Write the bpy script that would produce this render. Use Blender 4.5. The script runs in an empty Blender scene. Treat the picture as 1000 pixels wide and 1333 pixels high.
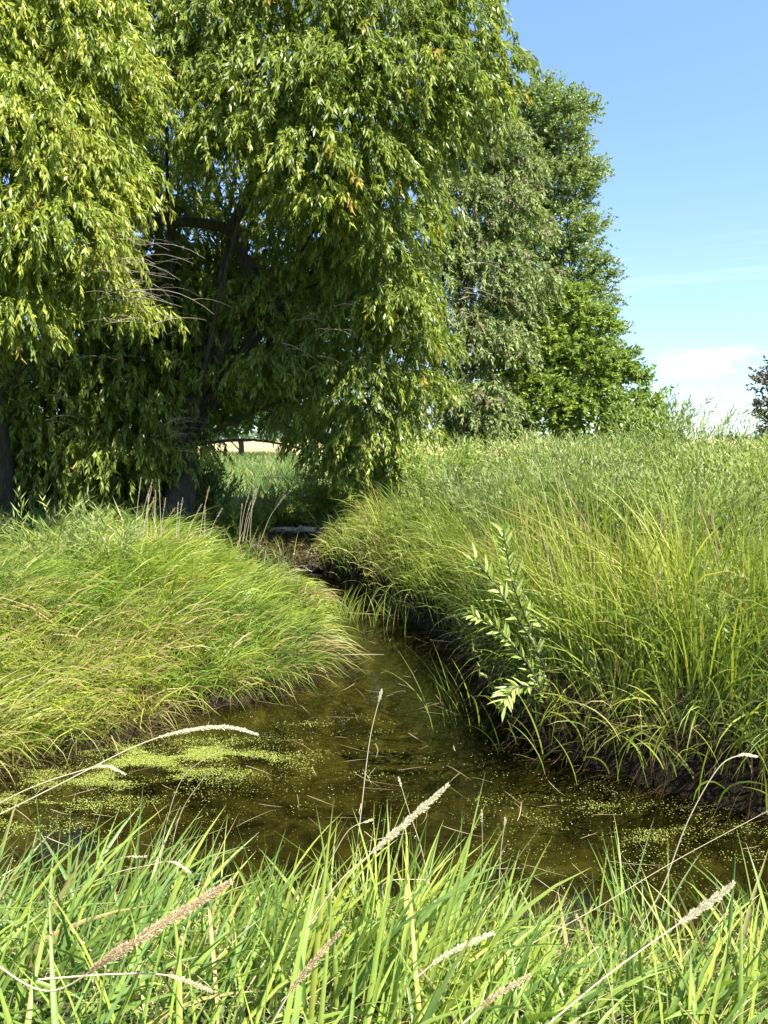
import bpy, math, random
import numpy as np
from mathutils import Vector, Matrix

rng = np.random.default_rng(7)
random.seed(7)
R = math.radians
scene = bpy.context.scene
col = scene.collection

# ------------------------------------------------------------------ camera
CAMZ, FPX, PITCH = 2.3, 1001.0, R(5.5)
cam_d = bpy.data.cameras.new('camera')
cam = bpy.data.objects.new('camera', cam_d)
col.objects.link(cam)
cam.location = (0, 0, CAMZ)
cam.rotation_euler = (R(90) - PITCH, 0, 0)
cam_d.sensor_fit = 'VERTICAL'
cam_d.sensor_height = 36
cam_d.lens = 36 * FPX / 1333
cam_d.clip_start = 0.05
cam_d.clip_end = 5000
scene.camera = cam

# ------------------------------------------------------------------ light
SUN_EL = R(54)
SUN_AZ = math.atan2(0.63, -0.63)           # clockwise from +Y
sun_vec = Vector((math.sin(SUN_AZ) * math.cos(SUN_EL), math.cos(SUN_AZ) * math.cos(SUN_EL), math.sin(SUN_EL)))
sd = bpy.data.lights.new('sun', 'SUN')
sd.energy = 5.0
sd.angle = R(0.53)
sd.color = (1.0, 0.955, 0.87)
sun = bpy.data.objects.new('sun', sd)
col.objects.link(sun)
sun.rotation_euler = sun_vec.to_track_quat('Z', 'Y').to_euler()

world = bpy.data.worlds.new('World')
scene.world = world
world.use_nodes = True
wt = world.node_tree
for n in list(wt.nodes):
    wt.nodes.remove(n)


def N(t, typ, **kw):
    n = t.nodes.new(typ)
    for k, v in kw.items():
        if k.startswith('i_'):
            key = k[2:]
            key = int(key) if key.isdigit() else key.replace('_', ' ')
            n.inputs[key].default_value = v
        else:
            setattr(n, k, v)
    return n


def M_(t, op, a, b=None, c=None, clamp=False):
    n = t.nodes.new('ShaderNodeMath')
    n.operation = op
    n.use_clamp = clamp
    for i, v in enumerate((a, b, c)):
        if v is None:
            continue
        if isinstance(v, (int, float)):
            n.inputs[i].default_value = v
        else:
            t.links.new(v, n.inputs[i])
    return n.outputs[0]


def ramp(t, fac, stops, interp='LINEAR'):
    n = t.nodes.new('ShaderNodeValToRGB')
    n.color_ramp.interpolation = interp
    el = n.color_ramp.elements
    while len(el) < len(stops):
        el.new(0.5)
    for e, (p, c) in zip(el, stops):
        e.position = p
        e.color = (c[0], c[1], c[2], 1) if hasattr(c, '__len__') else (c, c, c, 1)
    t.links.new(fac, n.inputs[0])
    return n.outputs[0]


def mixc(t, fac, a, b, mode='MIX'):
    n = t.nodes.new('ShaderNodeMix')
    n.data_type = 'RGBA'
    n.blend_type = mode
    for i, v in ((0, fac), (6, a), (7, b)):
        if isinstance(v, (int, float)):
            n.inputs[i].default_value = v
        elif isinstance(v, tuple):
            n.inputs[i].default_value = (v[0], v[1], v[2], 1)
        else:
            t.links.new(v, n.inputs[i])
    return n.outputs[2]


sky = N(wt, 'ShaderNodeTexSky', sky_type='NISHITA', sun_disc=False, sun_elevation=SUN_EL, sun_rotation=SUN_AZ,
        altitude=300, air_density=1.0, dust_density=0.2, ozone_density=1.8)
tc = N(wt, 'ShaderNodeTexCoord')
sep = N(wt, 'ShaderNodeSeparateXYZ')
wt.links.new(tc.outputs['Generated'], sep.inputs[0])
el_ = M_(wt, 'ARCSINE', sep.outputs[2])
az_ = M_(wt, 'ARCTAN2', sep.outputs[0], sep.outputs[1])
cmb = N(wt, 'ShaderNodeCombineXYZ')
wt.links.new(M_(wt, 'MULTIPLY', az_, 14.0), cmb.inputs[0])
wt.links.new(M_(wt, 'MULTIPLY', el_, 26.0), cmb.inputs[1])
nz = N(wt, 'ShaderNodeTexNoise', i_Scale=1.0, i_Detail=7.0, i_Roughness=0.6)
nz.noise_dimensions = '3D'
cmb.inputs[2].default_value = 3.3
wt.links.new(cmb.outputs[0], nz.inputs['Vector'])
band = ramp(wt, M_(wt, 'DIVIDE', el_, R(10.0)), [(0.40, 0.0), (0.48, 1.0), (0.53, 0.9), (0.62, 0.0)])
cl = M_(wt, 'MULTIPLY', ramp(wt, nz.outputs[0], [(0.50, 0.0), (0.66, 1.0)]), band)
cmb2 = N(wt, 'ShaderNodeCombineXYZ')
wt.links.new(M_(wt, 'MULTIPLY', az_, 2.2), cmb2.inputs[0])
wt.links.new(M_(wt, 'MULTIPLY', el_, 45.0), cmb2.inputs[1])
nz2 = N(wt, 'ShaderNodeTexNoise', i_Scale=1.0, i_Detail=5.0)
wt.links.new(cmb2.outputs[0], nz2.inputs['Vector'])
band2 = ramp(wt, M_(wt, 'DIVIDE', el_, R(20.0)), [(0.4, 0.0), (0.6, 0.5), (0.68, 0.0)])
ci = M_(wt, 'MULTIPLY', ramp(wt, nz2.outputs[0], [(0.5, 0.0), (0.7, 0.5)]), band2)
cloudf = M_(wt, 'MAXIMUM', cl, ci)
grade = ramp(wt, M_(wt, 'DIVIDE', el_, R(45.0)), [(0.0, (0.50, 0.60, 0.72)), (0.25, (0.78, 0.82, 0.94)), (0.7, (0.96, 1.04, 1.04)), (1.0, (1.0, 1.0, 1.0))])
tintsky = mixc(wt, 1.0, sky.outputs[0], grade, 'MULTIPLY')
skycol = mixc(wt, cloudf, tintsky, (6.2, 6.6, 7.4))
bg = N(wt, 'ShaderNodeBackground')
bg.inputs[1].default_value = 0.098
wt.links.new(skycol, bg.inputs[0])
wo = N(wt, 'ShaderNodeOutputWorld')
wt.links.new(bg.outputs[0], wo.inputs[0])

scene.view_settings.view_transform = 'Standard'
scene.view_settings.look = 'None'
scene.view_settings.gamma = 1
scene.view_settings.exposure = 1.7
scene.view_settings.use_curve_mapping = False
scene.cycles.max_bounces = 8
scene.cycles.transparent_max_bounces = 8
scene.cycles.caustics_reflective = False
scene.cycles.caustics_refractive = False


# ------------------------------------------------------------------ helpers
def at(px, py, Y):
    """photo pixel + distance -> world point"""
    a, b = (px - 500) / FPX, -(py - 666.5) / FPX
    dy = math.cos(PITCH) + b * math.sin(PITCH)
    dz = -math.sin(PITCH) + b * math.cos(PITCH)
    k = Y / dy
    return np.array((a * k, Y, CAMZ + dz * k))


def atz(px, py, z):
    a, b = (px - 500) / FPX, -(py - 666.5) / FPX
    dy = math.cos(PITCH) + b * math.sin(PITCH)
    dz = -math.sin(PITCH) + b * math.cos(PITCH)
    k = (z - CAMZ) / dz
    return np.array((a * k, dy * k, z))


def fbm(x, y, s=1.0, seed=0):
    r = np.random.default_rng(seed + 1000)
    out = 0
    amp = 1.0
    tot = 0
    for o in range(4):
        f = s * 1.9 ** o
        for _ in range(3):
            a = r.uniform(0, 2 * np.pi)
            ph = r.uniform(0, 6.28, 2)
            out = out + amp * np.sin((x * np.cos(a) + y * np.sin(a)) * f * 2.2 + ph[0] + 1.3 * np.sin((y * np.cos(a) - x * np.sin(a)) * f * 1.7 + ph[1]))
            tot += amp
        amp *= 0.55
    return out / tot * 1.6


def props(o, label=None, cat=None, group=None, kind=None):
    if label:
        o['label'] = label
    if cat:
        o['category'] = cat
    if group:
        o['group'] = group
    if kind:
        o['kind'] = kind
    return o


def mk(name, V, F, mat, parent=None, tint=None, smooth=False, **kw):
    """F: (n,k) int array or list of those"""
    V = np.asarray(V, np.float32).reshape(-1, 3)
    Fs = F if isinstance(F, list) else [F]
    Fs = [np.asarray(f, np.int32) for f in Fs if len(f)]
    me = bpy.data.meshes.new(name)
    me.vertices.add(len(V))
    me.vertices.foreach_set('co', V.ravel())
    tot = np.concatenate([np.full(len(f), f.shape[1], np.int32) for f in Fs])
    idx = np.concatenate([f.ravel() for f in Fs])
    me.loops.add(len(idx))
    me.loops.foreach_set('vertex_index', idx)
    me.polygons.add(len(tot))
    me.polygons.foreach_set('loop_start', np.concatenate([[0], np.cumsum(tot)[:-1]]).astype(np.int32))
    me.update(calc_edges=True)
    if smooth:
        me.polygons.foreach_set('use_smooth', np.ones(len(tot), bool))
    if tint is not None:
        at_ = me.attributes.new('tint', 'FLOAT', 'POINT')
        at_.data.foreach_set('value', np.asarray(tint, np.float32))
    me.materials.append(mat)
    o = bpy.data.objects.new(name, me)
    col.objects.link(o)
    if parent:
        o.parent = parent
        o.matrix_parent_inverse = Matrix.Translation(-parent.location)
    props(o, **kw)
    return o


def empty(name, loc, **kw):
    o = bpy.data.objects.new(name, None)
    col.objects.link(o)
    o.location = tuple(float(v) for v in loc)
    o.empty_display_size = 0.1
    props(o, **kw)
    return o


def nrm(v):
    return v / np.maximum(np.linalg.norm(v, axis=-1, keepdims=True), 1e-9)


def arcs(base, az, L, a0, a1, S, power=1.0, wob=0.0):
    """centre lines: start at base, polar angle goes a0->a1 from vertical. returns (n,S+1,3)"""
    n = len(base)
    P = np.zeros((n, S + 1, 3))
    P[:, 0] = base
    az = az.copy()
    for i in range(S):
        t = ((i + 0.5) / S) ** power
        a = a0 + (a1 - a0) * t
        if wob:
            az = az + rng.normal(0, wob, n)
        d = np.stack([np.sin(a) * np.cos(az), np.sin(a) * np.sin(az), np.cos(a)], 1)
        P[:, i + 1] = P[:, i] + d * (L / S)[:, None]
    return P


def ribbons(P, w, prof, roll=None, fold=False):
    """flat blades along centre lines; prof: width factor at each of S+1 points"""
    n, S1, _ = P.shape
    T = np.zeros_like(P)
    T[:, :-1] = P[:, 1:] - P[:, :-1]
    T[:, -1] = T[:, -2]
    T = nrm(T)
    T0 = T[:, 0:1]
    ref = np.stack([rng.normal(size=n), rng.normal(size=n), rng.normal(size=n) * 0.3], 1)[:, None] if roll is None else roll[:, None]
    side = nrm(np.cross(T, np.broadcast_to(ref, T.shape)))
    W = (w[:, None] * prof[None])[..., None] * 0.5
    if not fold:
        V = np.stack([P - side * W, P + side * W], 2).reshape(-1, 3)
        i = (np.arange(n)[:, None] * S1 + np.arange(S1 - 1)[None]).ravel() * 2
        F = np.stack([i, i + 1, i + 3, i + 2], 1)
        return V, F, 2 * S1
    nor = np.cross(side, T)
    V = np.stack([P - side * W + nor * W * 0.45, P, P + side * W + nor * W * 0.45], 2).reshape(-1, 3)
    i = (np.arange(n)[:, None] * S1 + np.arange(S1 - 1)[None]).ravel() * 3
    F = np.concatenate([np.stack([i, i + 1, i + 4, i + 3], 1), np.stack([i + 1, i + 2, i + 5, i + 4], 1)])
    return V, F, 3 * S1


def prof_blade(S, sharp=1.0):
    t = np.linspace(0, 1, S + 1)
    p = np.clip(0.55 + 1.8 * t, 0, 1) * (1 - t ** 2.6) ** sharp
    p[-1] = 0.03
    return p


def leaves_on(P, k, ll, lw, spread, grav, t0=0.1, jit=0.0):
    """k diamond leaves on each centre line. returns V,F (quads) and stem index"""
    n, S1, _ = P.shape
    t = t0 + (1 - t0) * ((np.arange(k)[None] + rng.uniform(0, 1, (n, k))) / k)
    u = np.clip(t * (S1 - 1), 0, S1 - 1.001)
    i = u.astype(int)
    f = (u - i)[..., None]
    r = np.arange(n)[:, None]
    A, B = P[r, i], P[r, i + 1]
    pos = A * (1 - f) + B * f
    if jit:
        pos = pos + rng.normal(0, jit, pos.shape)
    T = nrm(B - A)
    q = nrm(rng.normal(size=T.shape))
    q = nrm(q - T * np.sum(q * T, -1, keepdims=True))
    sp = rng.uniform(0.5, 1.3, (n, k, 1)) * spread
    D = nrm(T * np.cos(sp) + q * np.sin(sp) + np.array((0, 0, -1.0)) * grav * rng.uniform(0.4, 1.4, (n, k, 1)))
    side = nrm(np.cross(D, nrm(rng.normal(size=D.shape) + np.array((0, 0, 1.2)))))
    LL = ll * rng.uniform(0.6, 1.25, (n, k, 1))
    WW = lw * rng.uniform(0.7, 1.2, (n, k, 1)) * 0.5
    nor = np.cross(D, side)
    mid = pos + D * LL * 0.42 + nor * LL * 0.06
    V = np.stack([pos, mid + side * WW, pos + D * LL, mid - side * WW], 2).reshape(-1, 3)
    j = np.arange(n * k) * 4
    F = np.stack([j, j + 1, j + 2, j + 3], 1)
    sid = np.repeat(np.arange(n), k)
    return V, F, sid


def tube(path, radii, k=7, cap=True):
    path = np.asarray(path, float)
    n = len(path)
    T = nrm(np.gradient(path, axis=0))
    ref = np.array((0.31, 0.17, 0.93)) if abs(T[0][2]) < 0.9 else np.array((1.0, 0.1, 0.0))
    s = nrm(np.cross(T, ref))
    b = np.cross(T, s)
    a = np.linspace(0, 2 * np.pi, k, endpoint=False)
    ring = np.cos(a)[None, :, None] * s[:, None] + np.sin(a)[None, :, None] * b[:, None]
    V = path[:, None] + ring * np.asarray(radii)[:, None, None]
    V = V.reshape(-1, 3)
    i = (np.arange(n - 1)[:, None] * k)
    j = np.arange(k)[None]
    j2 = (j + 1) % k
    F = np.stack([i + j, i + j2, i + k + j2, i + k + j], -1).reshape(-1, 4)
    return V, F


def smoothpath(pts, m=6):
    pts = np.asarray(pts, float)
    P = np.vstack([2 * pts[0] - pts[1], pts, 2 * pts[-1] - pts[-2]])
    out = []
    for i in range(1, len(P) - 2):
        for t in np.linspace(0, 1, m, endpoint=False):
            a, b, c, d = P[i - 1], P[i], P[i + 1], P[i + 2]
            out.append(0.5 * ((2 * b) + (c - a) * t + (2 * a - 5 * b + 4 * c - d) * t * t + (3 * b - a - 3 * c + d) * t ** 3))
    out.append(P[-2])
    return np.array(out)


class Acc:
    def __init__(self):
        self.V, self.F, self.T, self.n = [], [], [], 0

    def add(self, V, F, tint=0.5):
        self.V.append(V)
        self.F.append(F + self.n)
        self.T.append(np.broadcast_to(np.asarray(tint, float), (len(V),)) if np.ndim(tint) == 0 else tint)
        self.n += len(V)

    def build(self, name, mat, parent=None, smooth=False, **kw):
        if not self.n:
            return None
        return mk(name, np.concatenate(self.V), [np.concatenate([f for f in self.F if f.shape[1] == k]) for k in sorted({f.shape[1] for f in self.F})],
                  mat, parent, np.concatenate(self.T), smooth, **kw)


# ------------------------------------------------------------------ materials
def leafmat(name, stops, trans=0.35, rough=0.5, spec=0.3, tgain=(1.25, 1.35, 0.6), patch=0.0, pscale=0.6):
    m = bpy.data.materials.new(name)
    m.use_nodes = True
    t = m.node_tree
    t.nodes.clear()
    a = N(t, 'ShaderNodeAttribute', attribute_name='tint')
    fac = a.outputs['Fac']
    if patch:
        g = N(t, 'ShaderNodeNewGeometry')
        nn = N(t, 'ShaderNodeTexNoise', i_Scale=pscale, i_Detail=3.0)
        t.links.new(g.outputs['Position'], nn.inputs['Vector'])
        fac = M_(t, 'ADD', fac, M_(t, 'MULTIPLY', M_(t, 'SUBTRACT', nn.outputs[0], 0.5), patch), clamp=True)
    c = ramp(t, fac, stops)
    p = N(t, 'ShaderNodeBsdfPrincipled', i_Roughness=rough)
    p.inputs['Specular IOR Level'].default_value = spec
    t.links.new(c, p.inputs['Base Color'])
    tr = N(t, 'ShaderNodeBsdfTranslucent')
    t.links.new(mixc(t, 1.0, c, tgain, 'MULTIPLY'), tr.inputs[0])
    mx = N(t, 'ShaderNodeMixShader')
    mx.inputs[0].default_value = trans
    t.links.new(p.outputs[0], mx.inputs[1])
    t.links.new(tr.outputs[0], mx.inputs[2])
    o = N(t, 'ShaderNodeOutputMaterial')
    t.links.new(mx.outputs[0], o.inputs[0])
    return m


# tint: 0..0.15 dry straw, then dark green -> yellow green
STRAW = (0.42, 0.33, 0.15)
M_fore = leafmat('foreground_blade_green', [(0.0, (0.45, 0.36, 0.17)), (0.10, (0.34, 0.31, 0.10)), (0.16, (0.12, 0.21, 0.06)), (0.55, (0.24, 0.33, 0.065)), (1.0, (0.40, 0.43, 0.08))], 0.38, 0.42, 0.45, patch=0.25, pscale=1.5)
M_left = leafmat('left_bank_grass_green', [(0.0, STRAW), (0.12, (0.34, 0.30, 0.09)), (0.2, (0.10, 0.19, 0.035)), (0.55, (0.21, 0.29, 0.04)), (1.0, (0.38, 0.41, 0.06))], 0.38, 0.45, 0.35, patch=0.5, pscale=0.7)
M_right = leafmat('right_bank_grass_green', [(0.0, STRAW), (0.14, (0.32, 0.28, 0.09)), (0.22, (0.10, 0.16, 0.03)), (0.6, (0.215, 0.27, 0.042)), (1.0, (0.38, 0.40, 0.07))], 0.38, 0.5, 0.3, patch=0.5, pscale=0.6)
M_meadow = leafmat('meadow_grass_green', [(0.0, STRAW), (0.14, (0.32, 0.28, 0.11)), (0.22, (0.05, 0.10, 0.025)), (0.6, (0.10, 0.17, 0.035)), (1.0, (0.22, 0.26, 0.07))], 0.3)
M_willow = leafmat('willow_leaf_green', [(0.0, (0.34, 0.25, 0.04)), (0.06, (0.24, 0.23, 0.04)), (0.12, (0.09, 0.14, 0.032)), (0.6, (0.215, 0.265, 0.042)), (1.0, (0.40, 0.42, 0.065))], 0.36, 0.42, 0.4, patch=0.35, pscale=0.5)
M_willow2 = leafmat('willow_leaf_yellow_green', [(0.0, (0.38, 0.28, 0.04)), (0.06, (0.26, 0.26, 0.04)), (0.12, (0.12, 0.18, 0.034)), (0.6, (0.265, 0.31, 0.048)), (1.0, (0.44, 0.45, 0.075))], 0.38, 0.42, 0.4, patch=0.35, pscale=0.6)
M_grey = leafmat('grey_willow_leaf', [(0.0, (0.24, 0.20, 0.12)), (0.1, (0.15, 0.16, 0.08)), (0.2, (0.14, 0.185, 0.07)), (0.6, (0.24, 0.29, 0.105)), (1.0, (0.34, 0.38, 0.145))], 0.3, 0.55, 0.25, patch=0.3)
M_poplar = leafmat('poplar_leaf_green', [(0.0, (0.12, 0.17, 0.065)), (0.5, (0.215, 0.27, 0.09)), (1.0, (0.31, 0.36, 0.12))], 0.3, 0.45, 0.35, patch=0.3)
M_bright = leafmat('young_leaf_green', [(0.0, (0.10, 0.16, 0.04)), (0.5, (0.20, 0.27, 0.06)), (1.0, (0.31, 0.37, 0.08))], 0.35, 0.45, 0.35, patch=0.3)
M_shrub = leafmat('sandbar_willow_leaf', [(0.0, (0.09, 0.14, 0.04)), (0.5, (0.22, 0.28, 0.075)), (1.0, (0.35, 0.39, 0.13))], 0.35, 0.5, 0.3, patch=0.3)
M_sap = leafmat('sapling_leaf_silver', [(0.0, (0.13, 0.20, 0.03)), (0.5, (0.23, 0.30, 0.055)), (1.0, (0.36, 0.40, 0.13))], 0.3, 0.45, 0.4)
M_rust = leafmat('purple_brown_leaf', [(0.0, (0.06, 0.04, 0.028)), (0.5, (0.13, 0.085, 0.055)), (1.0, (0.19, 0.14, 0.08))], 0.25)
M_far = leafmat('far_tree_leaf', [(0.0, (0.06, 0.10, 0.06)), (0.5, (0.10, 0.15, 0.085)), (1.0, (0.15, 0.20, 0.11))], 0.2, 0.7, 0.1)
M_straw = leafmat('dry_straw', [(0.0, (0.22, 0.15, 0.08)), (0.5, (0.40, 0.32, 0.18)), (1.0, (0.60, 0.52, 0.34))], 0.25, 0.6, 0.2, (1, 1, 0.8))
M_seed = leafmat('seed_head_tan', [(0.0, (0.42, 0.25, 0.13)), (0.5, (0.64, 0.46, 0.28)), (1.0, (0.82, 0.70, 0.50))], 0.3, 0.7, 0.15, (1, 1, 0.85))
M_pale = leafmat('seed_head_pale', [(0.0, (0.66, 0.56, 0.35)), (0.5, (0.82, 0.74, 0.52)), (1.0, (0.90, 0.86, 0.70))], 0.3, 0.7, 0.15, (1, 1, 0.85))
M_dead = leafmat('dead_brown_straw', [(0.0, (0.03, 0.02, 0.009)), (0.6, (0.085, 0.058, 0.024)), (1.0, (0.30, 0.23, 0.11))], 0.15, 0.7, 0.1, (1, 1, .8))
M_weed = leafmat('duckweed', [(0.0, (0.10, 0.10, 0.04)), (0.45, (0.15, 0.165, 0.045)), (0.85, (0.28, 0.32, 0.045)), (1.0, (0.6, 0.58, 0.42))], 0.1, 0.5, 0.3)
M_sub = leafmat('submerged_weed', [(0.0, (0.05, 0.045, 0.02)), (0.6, (0.17, 0.15, 0.05)), (1.0, (0.32, 0.30, 0.09))], 0.1, 0.7, 0.1)


def barkmat(name, c1, c2, sc=14.0, bump=0.6):
    m = bpy.data.materials.new(name)
    m.use_nodes = True
    t = m.node_tree
    p = t.nodes['Principled BSDF']
    g = N(t, 'ShaderNodeNewGeometry')
    mp = N(t, 'ShaderNodeMapping')
    mp.inputs['Scale'].default_value = (1, 1, 0.25)
    t.links.new(g.outputs['Position'], mp.inputs[0])
    n = N(t, 'ShaderNodeTexNoise', i_Scale=sc, i_Detail=6.0, i_Roughness=0.65)
    t.links.new(mp.outputs[0], n.inputs['Vector'])
    t.links.new(ramp(t, n.outputs[0], [(0.35, c1), (0.68, c2)]), p.inputs['Base Color'])
    p.inputs['Roughness'].default_value = 0.9
    b = N(t, 'ShaderNodeBump', i_Strength=bump, i_Distance=0.02)
    t.links.new(n.outputs[0], b.inputs['Height'])
    t.links.new(b.outputs[0], p.inputs['Normal'])
    return m


M_bark = barkmat('willow_bark', (0.022, 0.017, 0.012), (0.08, 0.062, 0.046))
M_twig = barkmat('dead_twig_grey', (0.20, 0.15, 0.11), (0.36, 0.30, 0.23), 30)
M_log = barkmat('weathered_log', (0.22, 0.16, 0.11), (0.50, 0.42, 0.33), 22)
M_mud = barkmat('wet_mud', (0.010, 0.008, 0.005), (0.04, 0.03, 0.02), 9)

# ------------------------------------------------------------------ stream outline
Lp = [(-60, 1045), (0, 1005), (60, 985), (120, 975), (190, 955), (225, 925), (300, 918), (360, 905), (405, 880), (428, 845), (432, 800), (425, 778), (395, 758)]
Rp = [(425, 748), (470, 768), (520, 800), (560, 822), (600, 840), (622, 878), (660, 930), (720, 975), (800, 1005), (880, 1030), (960, 1050), (1040, 1075)]
Lw = [atz(x, y, 0)[:2] for x, y in Lp]
Rw = [atz(x, y, 0)[:2] for x, y in Rp]
poly = [(-14, 4.3)] + [tuple(p) for p in Lw] + [(-1.7, 14.2), (-2.3, 15.5), (-1.9, 16.0), (-1.3, 14.5)] + [tuple(p) for p in Rw] + [(14, 3.9), (14, 2.9), (2.4, 3.1), (1.2, 3.05), (0.2, 3.15), (-1.2, 3.25), (-2.2, 3.2), (-14, 2.6)]
poly = np.array(poly, float)
N_L = 1 + len(Lw) + 2      # vertices on the left bank chain


def sdist(x, y):
    """signed distance to the channel (inside negative) and which side is nearest: 0 left, 1 right, 2 near"""
    x = np.asarray(x, float).ravel()
    y = np.asarray(y, float).ravel()
    A = poly
    B = np.roll(poly, -1, 0)
    best = np.full(x.shape, 1e9)
    side = np.zeros(x.shape, int)
    ins = np.zeros(x.shape, bool)
    n = len(A)
    near0 = n - 7
    for k in range(n):
        ax, ay = A[k]
        bx, by = B[k]
        dx, dy = bx - ax, by - ay
        t = np.clip(((x - ax) * dx + (y - ay) * dy) / (dx * dx + dy * dy + 1e-12), 0, 1)
        d = np.hypot(x - ax - t * dx, y - ay - t * dy)
        m = d < best
        best = np.where(m, d, best)
        s = 2 if k >= near0 else (0 if k < N_L else 1)
        side = np.where(m, s, side)
        if abs(by - ay) > 1e-9:
            c = ((ay > y) != (by > y)) & (x < (bx - ax) * (y - ay) / (by - ay) + ax)
            ins ^= c
    return np.where(ins, -best, best), side


def sstep(a, b, x):
    t = np.clip((x - a) / (b - a), 0, 1)
    return t * t * (3 - 2 * t)


def height(x, y):
    x = np.asarray(x, float)
    y = np.asarray(y, float)
    shp = np.broadcast(x, y).shape
    x = np.broadcast_to(x, shp).ravel()
    y = np.broadcast_to(y, shp).ravel()
    s, side = sdist(x, y)
    o = np.maximum(s, 0)
    hl = 0.13 * (1 - np.exp(-o / 0.06)) + 0.63 * sstep(0.0, 2.4, o)
    hl = hl * (1 - 0.5 * sstep(8.0, 10.0, y) * (1 - sstep(0.6, 2.2, o)))
    hr = 0.55 * (1 - np.exp(-o / 0.06)) + 0.33 * sstep(0.0, 1.2, o)
    hn = 0.15 * (1 - np.exp(-o / 0.2)) + 0.55 * sstep(0.0, 1.3, o)
    h = np.where(side == 0, hl, np.where(side == 1, hr, hn))
    far = sstep(13, 18, y)
    h = h * (1 - far) + far * 0.7 * (1 - np.exp(-o / 0.5))
    h = np.where(s < 0, -0.38 * (1 - np.exp(s / 0.35)), h)
    amp = np.where(s < 0, 0.05, 0.06) * np.clip(np.abs(s) * 3, 0, 1)
    h = h + amp * fbm(x, y, 1.6, 3) * np.where(y > 40, 0.0, 1)
    return h.reshape(shp)


def height1(x, y):
    return float(height(np.array([x]), np.array([y]))[0])


# ------------------------------------------------------------------ terrain
def axis(parts):
    out = []
    for a, b, st in parts:
        out += list(np.arange(a, b, st))
    return np.array(out)


gx = axis([(-1500, -300, 100), (-300, -60, 20), (-60, -14, 3), (-14, -6, 0.5), (-6, 7, 0.13), (7, 14, 0.5), (14, 60, 3), (60, 300, 20), (300, 1501, 100)])
gy = axis([(-200, -20, 30), (-20, -2, 2), (-2, 1.2, 0.3), (1.2, 16, 0.12), (16, 30, 0.6), (30, 80, 4), (80, 400, 25), (400, 2401, 200)])
X, Yg = np.meshgrid(gx, gy)
Z = height(X, Yg)
V = np.stack([X, Yg, Z], -1).reshape(-1, 3)
nx, ny = len(gx), len(gy)
i = (np.arange(ny - 1)[:, None] * nx + np.arange(nx - 1)[None]).ravel()
F = np.stack([i, i + 1, i + nx + 1, i + nx], 1)

gm = bpy.data.materials.new('stream_bank_soil')
gm.use_nodes = True
t = gm.node_tree
p = t.nodes['Principled BSDF']
g = N(t, 'ShaderNodeNewGeometry')
sx = N(t, 'ShaderNodeSeparateXYZ')
t.links.new(g.outputs['Position'], sx.inputs[0])
n1 = N(t, 'ShaderNodeTexNoise', i_Scale=2.2, i_Detail=8.0, i_Roughness=0.65, i_Distortion=1.2)
t.links.new(g.outputs['Position'], n1.inputs['Vector'])
n2 = N(t, 'ShaderNodeTexNoise', i_Scale=16.0, i_Detail=6.0, i_Roughness=0.7)
t.links.new(g.outputs['Position'], n2.inputs['Vector'])
bed = ramp(t, n1.outputs[0], [(0.34, (0.02, 0.02, 0.01)), (0.5, (0.095, 0.09, 0.034)), (0.60, (0.165, 0.16, 0.055)), (0.72, (0.26, 0.26, 0.08))])
mud = ramp(t, n2.outputs[0], [(0.3, (0.008, 0.006, 0.003)), (0.7, (0.028, 0.020, 0.011))])
turf = ramp(t, n2.outputs[0], [(0.3, (0.04, 0.05, 0.018)), (0.7, (0.085, 0.10, 0.035))])
n3 = N(t, 'ShaderNodeTexNoise', i_Scale=0.05, i_Detail=4.0)
t.links.new(g.outputs['Position'], n3.inputs['Vector'])
green = ramp(t, n3.outputs[0], [(0.3, (0.10, 0.15, 0.04)), (0.7, (0.16, 0.19, 0.06))])
tan_ = ramp(t, n3.outputs[0], [(0.3, (0.36, 0.25, 0.11)), (0.7, (0.46, 0.34, 0.17))])
hz = sx.outputs[2]
c = mixc(t, M_(t, 'MULTIPLY_ADD', hz, 12.0, 1.0, clamp=True), bed, mud)
c = mixc(t, M_(t, 'MULTIPLY_ADD', hz, 5.0, -1.7, clamp=True), c, turf)
c = mixc(t, M_(t, 'MULTIPLY_ADD', sx.outputs[1], 0.2, -3.4, clamp=True), c, green)
c = mixc(t, M_(t, 'MULTIPLY_ADD', sx.outputs[1], 0.2, -14.0, clamp=True), c, tan_)
t.links.new(c, p.inputs['Base Color'])
p.inputs['Roughness'].default_value = 0.95
p.inputs['Specular IOR Level'].default_value = 0.12
b = N(t, 'ShaderNodeBump', i_Strength=0.7, i_Distance=0.03)
t.links.new(n2.outputs[0], b.inputs['Height'])
t.links.new(b.outputs[0], p.inputs['Normal'])
mk('ground', V, F, gm, smooth=True, kind='structure')

# water
wm = bpy.data.materials.new('stream_water')
wm.use_nodes = True
t = wm.node_tree
t.nodes.clear()
g = N(t, 'ShaderNodeNewGeometry')
n1 = N(t, 'ShaderNodeTexNoise', i_Scale=5.0, i_Detail=3.0)
t.links.new(g.outputs['Position'], n1.inputs['Vector'])
b = N(t, 'ShaderNodeBump', i_Strength=0.12, i_Distance=0.02)
t.links.new(n1.outputs[0], b.inputs['Height'])
fr = N(t, 'ShaderNodeFresnel', i_IOR=1.33)
t.links.new(b.outputs[0], fr.inputs['Normal'])
gl = N(t, 'ShaderNodeBsdfGlossy', i_Roughness=0.03)
t.links.new(b.outputs[0], gl.inputs['Normal'])
tp = N(t, 'ShaderNodeBsdfTransparent')
tp.inputs[0].default_value = (0.40, 0.38, 0.24, 1)
mx = N(t, 'ShaderNodeMixShader')
t.links.new(fr.outputs[0], mx.inputs[0])
t.links.new(tp.outputs[0], mx.inputs[1])
t.links.new(gl.outputs[0], mx.inputs[2])
o = N(t, 'ShaderNodeOutputMaterial')
t.links.new(mx.outputs[0], o.inputs[0])
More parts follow.
